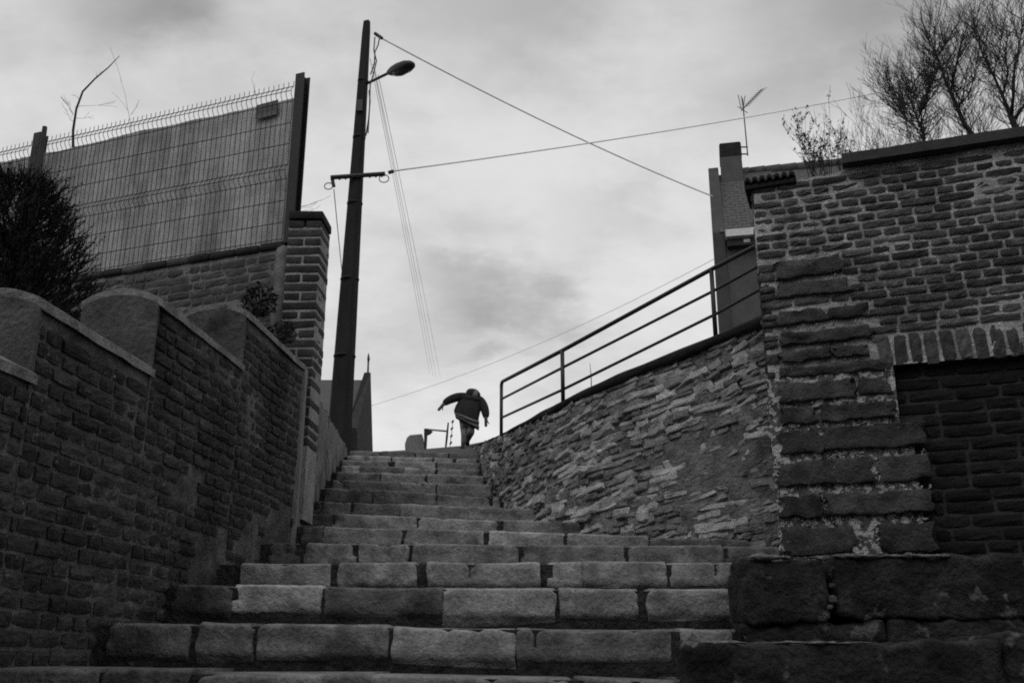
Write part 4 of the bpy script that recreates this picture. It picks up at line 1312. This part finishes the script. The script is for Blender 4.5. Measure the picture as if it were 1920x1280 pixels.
for (x, y) in ((849, 790), (847.5, 803), (846.5, 817), (845.5, 830)):
    part('rod', MB().tube([P(x - 1.6, y + 2.5, bY + .24), P(x + 1.2, y - 2.5, bY + .24)], .017, 6).mesh('rod', True), M['iron'], ma_)

# ------------------------------------------------------------------ child in a jacket at the top of the stairs
CY = YA + 1.55
foot = path_pt(868, .35); CY = foot.y


def C(x, y, dy=0): return P(x, y, CY + dy)


person = thing('person', 'child in a dark hooded jacket with pale hem stripes, arms out, at the stair top', 'person', tuple(foot))


def skin_mesh(name, verts, edges, radii, root=0, sub=2):
    me = bpy.data.meshes.new(name); me.from_pydata([tuple(v) for v in verts], edges, []); me.update()
    o = bpy.data.objects.new(name, me); COL.objects.link(o)
    sk_ = o.modifiers.new('skin', 'SKIN'); sk_.use_smooth_shade = True
    for i, rr in enumerate(radii):
        rr = rr if hasattr(rr, '__len__') else (rr, rr)
        me.skin_vertices[0].data[i].radius = rr
        me.skin_vertices[0].data[i].use_root = (i == root)
    sb_ = o.modifiers.new('sub', 'SUBSURF'); sb_.levels = sub; sb_.render_levels = sub
    dg = bpy.context.evaluated_depsgraph_get(); ev = o.evaluated_get(dg)
    res = bpy.data.meshes.new_from_object(ev); res.name = name
    bpy.data.objects.remove(o)
    res.polygons.foreach_set('use_smooth', [True] * len(res.polygons))
    return res


pelv = C(875, 789); chest = C(881, 758, .06); neck = C(886, 744, .10); headc = C(888, 739, .10)
lsh, rsh = C(868, 744, .06), C(901, 750, .06)
lel, lwr, lha = C(846, 748, -.02), C(831, 758, -.06), C(826.5, 764, -.08)
rel_, rwr, rha = C(909, 768, .0), C(911, 784, -.05), C(911.5, 792, -.06)
lhip, rhip = C(868, 790), C(883, 791, .03)
lkn, lan = C(871, 814, -.03), C(867.5, 838, .0)
rkn = C(883, 812, -.10); ran = C(876, 828, .22)
lto = foot + Vector((-.01, .10, .03)); rto = ran + Vector((0, .08, -.03))
bv = [pelv, chest, neck, headc, C(889, 733, .12), lsh, lel, lwr, lha, rsh, rel_, rwr, rha, lhip, lkn, lan, rhip, rkn, ran]
be = [(0, 1), (1, 2), (2, 3), (3, 4), (1, 5), (5, 6), (6, 7), (7, 8), (1, 9), (9, 10), (10, 11), (11, 12), (0, 13), (13, 14), (14, 15), (0, 16), (16, 17), (17, 18)]
br = [.11, .12, .05, .09, .08, .055, .04, .028, .024, .055, .04, .028, .024, .065, .05, .032, .065, .05, .032]
# five fingers on each hand
for hi, dirv in ((8, (lha - lwr).normalized()), (12, (rha - rwr).normalized())):
    h = bv[hi]; sdv = dirv.cross(Vector((0, 1, 0))).normalized()
    for k in range(5):
        off = sdv * (-.02 + .010 * k) if k < 4 else sdv * .026 - dirv * .02
        ln = (.045, .052, .048, .04, .03)[k]
        a = h + dirv * .012 + off; b = a + dirv * ln * .6 + (sdv * .014 if k == 4 else Vector((0, 0, 0))); c = b + dirv * ln * .5 + Vector((0, .012, 0))
        o = len(bv); bv += [a, b, c]; br += [.0085, .0078, .0065]; be += [(hi, o), (o, o + 1), (o + 1, o + 2)]
part('body', skin_mesh('body', bv, be, br), M['skin'], person)
tv = [pelv + Vector((0, 0, .02)), lhip, lkn, C(868, 833, -.01), rhip, rkn, ran + Vector((0, 0, .05))]
te = [(0, 1), (1, 2), (2, 3), (0, 4), (4, 5), (5, 6)]
part('trousers', skin_mesh('trousers', tv, te, [.105, .068, .056, .036, .066, .06, .036]), M['trouser'], person)
for a_n, toe in ((lan, lto), (ran, rto)):
    sv = [a_n + Vector((0, -.05, -.015)), a_n + Vector((0, .03, -.015)), toe]
    part('shoe', skin_mesh('shoe', sv, [(0, 1), (1, 2)], [.036, .042, .034]), M['shoe'], person)
# jacket: lofted body, flaring and lifted to the left at the hem
rings = []
nr = 20
secs = [((855, 784), (899, 807), .15, .00), ((853, 778), (899, 798), .165, .0), ((851, 770), (899, 784), .17, .0), ((854, 760), (901, 770), .165, .03), ((860, 750), (903, 757), .15, .06),
        ((867, 743), (902, 749), .12, .08), ((874, 739), (899, 744), .09, .09), ((881, 737), (893, 740), .05, .1)]
for si, (a, b, dep, dy) in enumerate(secs):
    A, B = C(a[0], a[1], dy), C(b[0], b[1], dy); c = (A + B) / 2; hw = (B - A) / 2
    rg = []
    for k in range(nr):
        t = 2 * math.pi * k / nr
        q = c + hw * math.cos(t) + Vector((0, dep, .03)) * math.sin(t)
        q += nv(q, 9, 2) * .018 + nv(q, 21, 5) * .008
        rg.append(q)
    rings.append(rg)
mb = MB(); mb.loft(rings)
jme = mb.mesh('jacket', True)
sv = [chest + Vector((0, 0, .02)), lsh, C(857, 744, .02), lel, C(838, 752, -.03), lwr, rsh, C(906, 758, .03), rel_, C(911, 776, -.02), rwr]
sme = skin_mesh('sleeves', sv, [(0, 1), (1, 2), (2, 3), (3, 4), (4, 5), (0, 6), (6, 7), (7, 8), (8, 9), (9, 10)], [.11, .085, .075, .07, .062, .045, .082, .075, .07, .062, .045])
mb = MB(); join_into(mb, jme, Matrix.Identity(4)); join_into(mb, sme, Matrix.Identity(4))
jk = part('jacket', mb.mesh('jacket', True), M['jacket'], person)


def hem_ring(f0, f1, name):
    mb = MB(); rr_ = []
    for f in (f0, f1):
        i = int(f); t = f - i
        c0_ = sum(rings[i], Vector()) / nr
        rr_.append([c0_ + (rings[i][k].lerp(rings[i + 1][k], t) - c0_) * 1.035 for k in range(nr)])
    mb.loft(rr_, cap=False); return mb.mesh(name, True)


part('stripe', hem_ring(.45, .8, 'stripe'), M['stripe'], jk)
part('stripe', hem_ring(1.25, 1.55, 'stripe'), M['stripe'], jk)
# hood with a lighter panel down the back
hc = C(887, 740, .08); rings_h = []


def ell(c, rx, ry, rz, nx, nz_, t0=0, t1=2 * math.pi, p0=-.5, p1=.5, tilt=0, k=1):
    mb = MB(); v = []
    for j in range(nz_ + 1):
        ph = math.pi * (p0 + (p1 - p0) * j / nz_)
        for i in range(nx + 1):
            th = t0 + (t1 - t0) * i / nx
            q = Vector((rx * math.cos(th) * math.cos(ph), ry * math.sin(th) * math.cos(ph), rz * math.sin(ph))) * k
            q.rotate(Matrix.Rotation(tilt, 3, 'Y')); v.append(c + q + nv(c + q, 10, 6) * .008)
    W = nx + 1
    mb.add(v, [(j * W + i, j * W + i + 1, (j + 1) * W + i + 1, (j + 1) * W + i) for j in range(nz_) for i in range(nx)]); return mb


hd = part('hood', ell(hc, .118, .12, .092, 18, 12, tilt=.45).mesh('hood', True), M['jacket'], person)
part('hood_panel', ell(hc, .118, .12, .092, 6, 10, t0=1.5 * math.pi + .05, t1=1.5 * math.pi + .6, p0=-.4, p1=.5, tilt=.45, k=1.04).mesh('hood_panel', True), M['hair'], hd)
part('collar', MB().tube([C(869, 742, .04), C(878, 746, -.04), C(890, 749, -.05), C(901, 748, .03)], [.03, .04, .04, .03], 8).mesh('collar', True), M['jacket'], jk)

# ------------------------------------------------------------------ plants
def twig_tree(mb, p, d, L, rad, lev, r, up=.35, spread=.5, kids=4, nseg=4, minr=.0014):
    pts = [p]; rads = [rad]; q = p.copy(); dirv = d.normalized()
    for i in range(nseg):
        dirv = (dirv + Vector((r.gauss(0, .13), r.gauss(0, .13), r.gauss(0, .1) + up * .16))).normalized()
        q = q + dirv * (L / nseg); pts.append(q); rads.append(max(minr, rad * (1 - .8 * (i + 1) / nseg)))
    mb.tube(pts, rads, 5 if rad > .01 else 3, cap=False)
    if lev <= 0: return
    for k in range(kids):
        t = r.uniform(.25, 1.0); i = min(nseg - 1, int(t * nseg)); c = pts[i].lerp(pts[i + 1], t * nseg - i)
        ax_ = (pts[i + 1] - pts[i]).normalized()
        sd_ = Vector((r.gauss(0, 1), r.gauss(0, 1), r.gauss(0, .6))); sd_ = (sd_ - ax_ * sd_.dot(ax_)).normalized()
        nd = (ax_ + sd_ * spread * r.uniform(.6, 1.5) + Vector((0, 0, up * .5))).normalized()
        twig_tree(mb, c, nd, L * r.uniform(.35, .65), max(minr, rads[i] * .55), lev - 1, r, up, spread, kids, max(3, nseg - 1), minr)


def bare_tree(name, label, trunk, Y, seed, branches, kids=5, group=None, lev=2, tw=.56, basep=None):
    r = random.Random(seed)
    tp = [P(x, y, Y + dy) for x, y, dy, rr in trunk]; tr = [rr for *_, rr in trunk]
    b0 = tp[0].copy(); b0.z = min(b0.z - 1.4, ground_z(b0.x, b0.y) - .1)
    t = thing(name, label, 'tree', (b0.x, b0.y, b0.z), group)
    mb = MB().tube([b0] + tp, [tr[0] * 1.25] + tr, 8); part('trunk', mb.mesh('trunk', True), M['bark'], t)
    tm = MB()
    for br_ in branches:
        pts = [P(x, y, Y + dy) for x, y, dy, rr in br_]; rr = [q[3] for q in br_]
        mbb = MB().tube(pts, rr, 6); part('branch', mbb.mesh('branch', True), M['bark'], t)
        for i in range(len(pts) - 1):
            for k in range(kids):
                c = pts[i].lerp(pts[i + 1], r.random()); ax_ = (pts[i + 1] - pts[i]).normalized()
                sd_ = Vector((r.gauss(0, 1), r.gauss(0, 1), r.gauss(0, .4)))
                twig_tree(tm, c, ax_ * .5 + sd_ * .55 + Vector((0, 0, .55)), tw * r.uniform(.5, 1.2), .007, lev, r, .5, .55, 4)
    for i in range(len(tp) - 1):
        for k in range(kids):
            c = tp[i].lerp(tp[i + 1], r.random()); sd_ = Vector((r.gauss(0, 1), r.gauss(0, 1), r.gauss(0, .4)))
            twig_tree(tm, c, sd_ * .6 + Vector((0, 0, .7)), tw * r.uniform(.5, 1.2), .007, lev, r, .5, .55, 4)
    part('twigs', tm.mesh('twigs', True), M['twig'], t, stuff=True)
    return t


YT = 10.5
bare_tree('bare_tree', 'bare tree with a leaning forked trunk rising over the middle of the slab-topped wall', [(1834, 285, 0, .036), (1829, 262, 0, .033), (1808, 232, 0, .027), (1796, 205, 0, .023), (1786, 182, 0, .021)], YT, 1,
          [[(1786, 182, 0, .02), (1772, 150, .1, .016), (1760, 115, .15, .012), (1748, 90, .2, .009), (1738, 72, .25, .006)],
           [(1782, 178, 0, .015), (1788, 145, -.2, .012), (1797, 105, -.3, .009), (1803, 70, -.35, .005)],
           [(1755, 110, .1, .008), (1768, 88, 0, .006), (1776, 68, 0, .004)],
           [(1794, 200, 0, .012), (1815, 180, .3, .01), (1826, 150, .4, .007), (1832, 110, .4, .004)],
           [(1762, 118, .1, .008), (1742, 165, -.2, .007), (1738, 195, -.3, .005)]], kids=9)
bare_tree('bare_tree', 'larger bare tree at the right edge with several upright limbs above the wall', [(1914, 275, 0, .045), (1908, 250, 0, .04), (1894, 215, 0, .034)], YT + .4, 2,
          [[(1894, 215, 0, .026), (1880, 180, .1, .02), (1862, 140, .2, .015), (1845, 108, .2, .011), (1832, 72, .3, .006), (1820, 45, .3, .003)],
           [(1896, 218, 0, .024), (1900, 180, -.2, .019), (1902, 130, -.2, .014), (1914, 70, -.2, .008), (1922, 30, -.2, .004)],
           [(1880, 180, .1, .016), (1890, 140, .2, .012), (1884, 95, .3, .009), (1895, 50, .3, .004)],
           [(1902, 225, 0, .022), (1925, 190, .3, .016), (1935, 140, .3, .012), (1950, 90, .3, .006)],
           [(1862, 140, .2, .01), (1874, 100, .4, .007), (1878, 60, .4, .004)]], kids=9)
bare_tree('bare_tree', 'small bare tree with a crooked thin trunk near the left end of the slab coping', [(1737, 290, 0, .022), (1733, 272, 0, .02), (1731, 245, 0, .016), (1721, 225, 0, .014)], YT - .4, 3,
          [[(1721, 225, 0, .012), (1712, 205, .1, .009), (1708, 180, .1, .006), (1715, 150, .1, .004)],
           [(1721, 225, 0, .011), (1732, 200, -.1, .008), (1738, 175, -.1, .006), (1745, 135, -.1, .003)],
           [(1712, 205, .1, .006), (1690, 190, .2, .004), (1664, 168, .2, .003)],
           [(1731, 250, 0, .008), (1700, 225, -.2, .006), (1680, 185, -.2, .003)]], kids=12, tw=.45)


def shrub(name, label, x0, x1, yb, yt, Y, seed, n, leaves=0, dens=2, rad=.005, group=None):
    r = random.Random(seed); b = P((x0 + x1) / 2, yb + 30, Y)
    t = thing(name, label, 'shrub', tuple(b), group)
    tm = MB(); tips = []
    for i in range(n):
        x = r.uniform(x0, x1); p = P(x, yb + 20, Y + r.uniform(-.25, .25))
        hgt = (P(x, yt, Y).z - p.z) * r.uniform(.45, 1.05)
        twig_tree(tm, p, Vector((r.gauss(0, .25), r.gauss(0, .2), 1)), hgt, rad, dens, r, .45, .5, 3)
    part('stems', tm.mesh('stems'), M['twig'], t, stuff=True)
    if leaves:
        lm = MB(); k = len(tm.v)
        for i in range(leaves):
            c = Vector(tm.v[r.randrange(k)]); a = Vector((r.gauss(0, 1), r.gauss(0, 1), r.gauss(0, 1))).normalized() * r.uniform(.012, .026); b_ = a.orthogonal().normalized() * a.length * .5
            c += Vector((r.gauss(0, .01), r.gauss(0, .01), r.gauss(0, .01)))
            lm.add([c - a, c - b_, c + a, c + b_], [(0, 1, 2, 3)])
        part('leaves', lm.mesh('leaves'), M['leaf'], t, stuff=True)
    return t


shrub('shrub', 'small dark leafy shrub on the wall top just left of the slab coping', 1518, 1592, 318, 240, 8.2, 4, 22, leaves=800)
shrub('shrub', 'thin leafless bush between the leafy shrub and the small crooked tree', 1592, 1690, 312, 220, 9.2, 5, 34, dens=2, rad=.0045)
shrub('shrub', 'dense thicket of upright shoots around the leaning tree trunk', 1740, 1880, 285, 185, 9.9, 6, 26, dens=2, rad=.005, leaves=0)
shrub('shrub', 'sparse low shoots directly below the small crooked tree', 1680, 1760, 295, 225, 9.6, 7, 18, dens=2, rad=.005)

# saplings behind the fence
sp_ = thing('sapling', 'single bare curved sapling stem standing behind the fence canvas', 'sapling', tuple(P(137, 330, 9.3) - Vector((0, 0, 1.6))))
pts = [P(137, 330, 9.3) - Vector((0, 0, 1.6)), P(137, 330, 9.3), P(137, 245, 9.3), P(143, 205, 9.3), P(155, 172, 9.3), P(178, 148, 9.3), P(203, 127, 9.3), P(224, 105, 9.3)]
part('stem', MB().tube(pts, [.02, .016, .013, .011, .010, .008, .006, .003], 6).mesh('stem', True), M['bark'], sp_)
mb = MB(); r = random.Random(4)
for (a, b) in (((137, 215), (120, 190)), ((137, 212), (108, 178)), ((140, 200), (200, 192)), ((138, 222), (168, 215)), ((148, 185), (140, 178)), ((178, 148), (180, 135)), ((137, 228), (112, 208))):
    p, q = P(*a, 9.3), P(*b, 9.35); twig_tree(mb, p, q - p, (q - p).length, .003, 1, r, .1, .35, 3, minr=.0016)
part('twigs', mb.mesh('twigs'), M['twig'], sp_, stuff=True)
mb = MB()
for (a, b, l) in (((246, 260), (241, 165), 1), ((246, 215), (257, 192), 1), ((480, 180), (472, 150), 1)):
    p, q = P(*a, 9.6), P(*b, 9.6); twig_tree(mb, p, q - p, (q - p).length, .0035, l, r, .1, .35, 2, minr=.0015)
tq = thing('twig_shoot', 'faint thin upright shoot poking over the middle of the fence', 'shoot', tuple(P(246, 262, 9.6))); part('stem', mb.mesh('stem'), M['twig'], tq)
mb = MB()
for (a, b) in (((536, 400), (572, 376)), ((536, 398), (556, 378)), ((538, 396), (590, 372)), ((536, 400), (584, 392))):
    p, q = P(*a, 8.6), P(*b, 8.6); twig_tree(mb, p, q - p, (q - p).length, .004, 1, r, .0, .4, 4, minr=.0016)
tq = thing('twig_spray', 'dry forked twig spray sticking out right of the fence post', 'twig', tuple(P(537, 400, 8.6))); part('stem', mb.mesh('stem'), M['twig'], tq)
q = P(1103, 735, 8.0); uu = u_of_px(1103); q = rpt(uu, tz(uu), .05)
single('weed', MB().tube([q - Vector((0, 0, .03)), q + Vector((.004, 0, .10)), q + Vector((-.004, 0, .25))], [.005, .004, .002], 5).mesh('weed'), M['twig'], 'lone thin weed stalk on the rubble wall behind the railing', 'weed')


def leafy(name, label, cx_, cy_, rx, ry, Y, seed, n, size, dep=.1):
    r = random.Random(seed); t = thing(name, label, 'plant', tuple(P(cx_, cy_ + ry, Y)))
    lm = MB(); sm_ = MB(); b = P(cx_, cy_ + ry, Y)
    for i in range(n):
        a = r.random() * 6.28; k = r.random() ** .5
        c = P(cx_ + rx * k * math.cos(a), cy_ + ry * k * math.sin(a), Y + r.uniform(-dep, dep * .3))
        if noise.noise(c * 12) < -.18: continue
        d = Vector((r.gauss(0, 1), r.gauss(0, .6) - .4, r.gauss(0, .7) - .5)).normalized() * size * r.uniform(.6, 1.3)
        s_ = d.cross(Vector((r.gauss(0, 1), r.gauss(0, 1), r.gauss(0, 1)))).normalized() * d.length * .45
        lm.add([c, c + d * .5 + s_, c + d, c + d * .5 - s_], [(0, 1, 2, 3)])
        if i % 5 == 0: sm_.tube([b, b.lerp(c, .5) + Vector((0, .03, 0)), c], .003, 3)
    part('leaves', lm.mesh('leaves'), M['leaf'], t, stuff=True); part('stems', sm_.mesh('stems'), M['twig'], t, stuff=True)


leafy('ivy', 'dark ivy clump growing on the garden wall left of the pillar', 487, 562, 34, 32, 7.3, 21, 330, .035)
leafy('ivy', 'little ivy tuft at the foot of the pillar above the coping', 530, 622, 26, 22, 7.25, 22, 200, .032)

# conifer bush
r = random.Random(9)
YB = 5.55
cb = P(70, 560, YB); gz = ground_z(cb.x, YB) - .1
cf = thing('conifer_bush', 'dense dark conifer bush behind the stepped wall at the left edge', 'bush', (cb.x, YB, gz))
part('trunk', MB().tube([(cb.x - .1, YB, gz), (cb.x - .1, YB, Zc + 1.8), (cb.x - .12, YB, Zc + 3.2)], [.07, .05, .015], 8).mesh('trunk', True), M['bark'], cf)
lv = []; lf = []
cx0 = P(18, 480, YB).x
outline = [(335, 40), (355, 78), (380, 108), (410, 122), (440, 135), (470, 142), (500, 150), (540, 162), (580, 176), (640, 182)]


def half_w(z):
    y = pix(Vector((cx0, YB, z)))[1]
    x = np.interp(y, [a for a, b in outline], [b for a, b in outline]); return (P(x, y, YB).x - cx0)


zlo, zhi = Zc + 1.2, P(60, 348, YB).z
for i in range(3200):
    z = zlo + (zhi - zlo) * r.random() ** .9
    hw = max(.03, half_w(z)); a = r.random() * 2 * math.pi; k = r.uniform(.35, 1.0) ** .6
    lump_ = 1 + .34 * noise.noise(Vector((math.cos(a) * 2.2, math.sin(a) * 2.2, z * 4)))
    c = Vector((cx0 + hw * k * lump_ * math.cos(a), YB + hw * k * lump_ * math.sin(a), z))
    outw = Vector((math.cos(a), math.sin(a), 0)); d = (outw * r.uniform(.25, .8) + Vector((r.gauss(0, .25), r.gauss(0, .25), r.uniform(.5, 1.2)))).normalized()
    Ls = r.uniform(.07, .17) * (1.7 if r.random() < .12 else 1)
    # a spray: a thin spine with many scale leaves
    n = 9
    for q in range(n):
        t = q / n; b = c + d * (Ls * t)
        for s in (-1, 1):
            sd_ = d.cross(Vector((r.gauss(0, 1), r.gauss(0, 1), r.gauss(0, 1)))).normalized()
            tip = b + (d * .8 + sd_ * .7 * s).normalized() * r.uniform(.018, .038) * (1.2 - t * .6)
            wv = sd_.cross(d) * .004
            o = len(lv); lv += [tuple(b - wv), tuple(b + wv), tuple(tip)]; lf.append((o, o + 1, o + 2))
    o = len(lv); wv = d.orthogonal().normalized() * .003; lv += [tuple(c - wv), tuple(c + wv), tuple(c + d * Ls)]; lf.append((o, o + 1, o + 2))
me = bpy.data.meshes.new('foliage'); me.from_pydata(lv, [], lf); me.update()
part('foliage', me, M['conifer'], cf, stuff=True)
mb = MB()                                # inner twig mass, so that no sky shows through the heart of the bush
for i in range(420):
    z = r.uniform(zlo, zhi - .15); hw = half_w(z) * .8; a = r.random() * 6.28
    p = Vector((cx0, YB, z - .15)); q = Vector((cx0 + hw * math.cos(a), YB + hw * math.sin(a), z))
    mb.tube([p, p.lerp(q, .6) - Vector((0, 0, .03)), q], [.012, .01, .005], 4, cap=False)
part('branches', mb.mesh('branches'), M['bark'], cf, stuff=True)
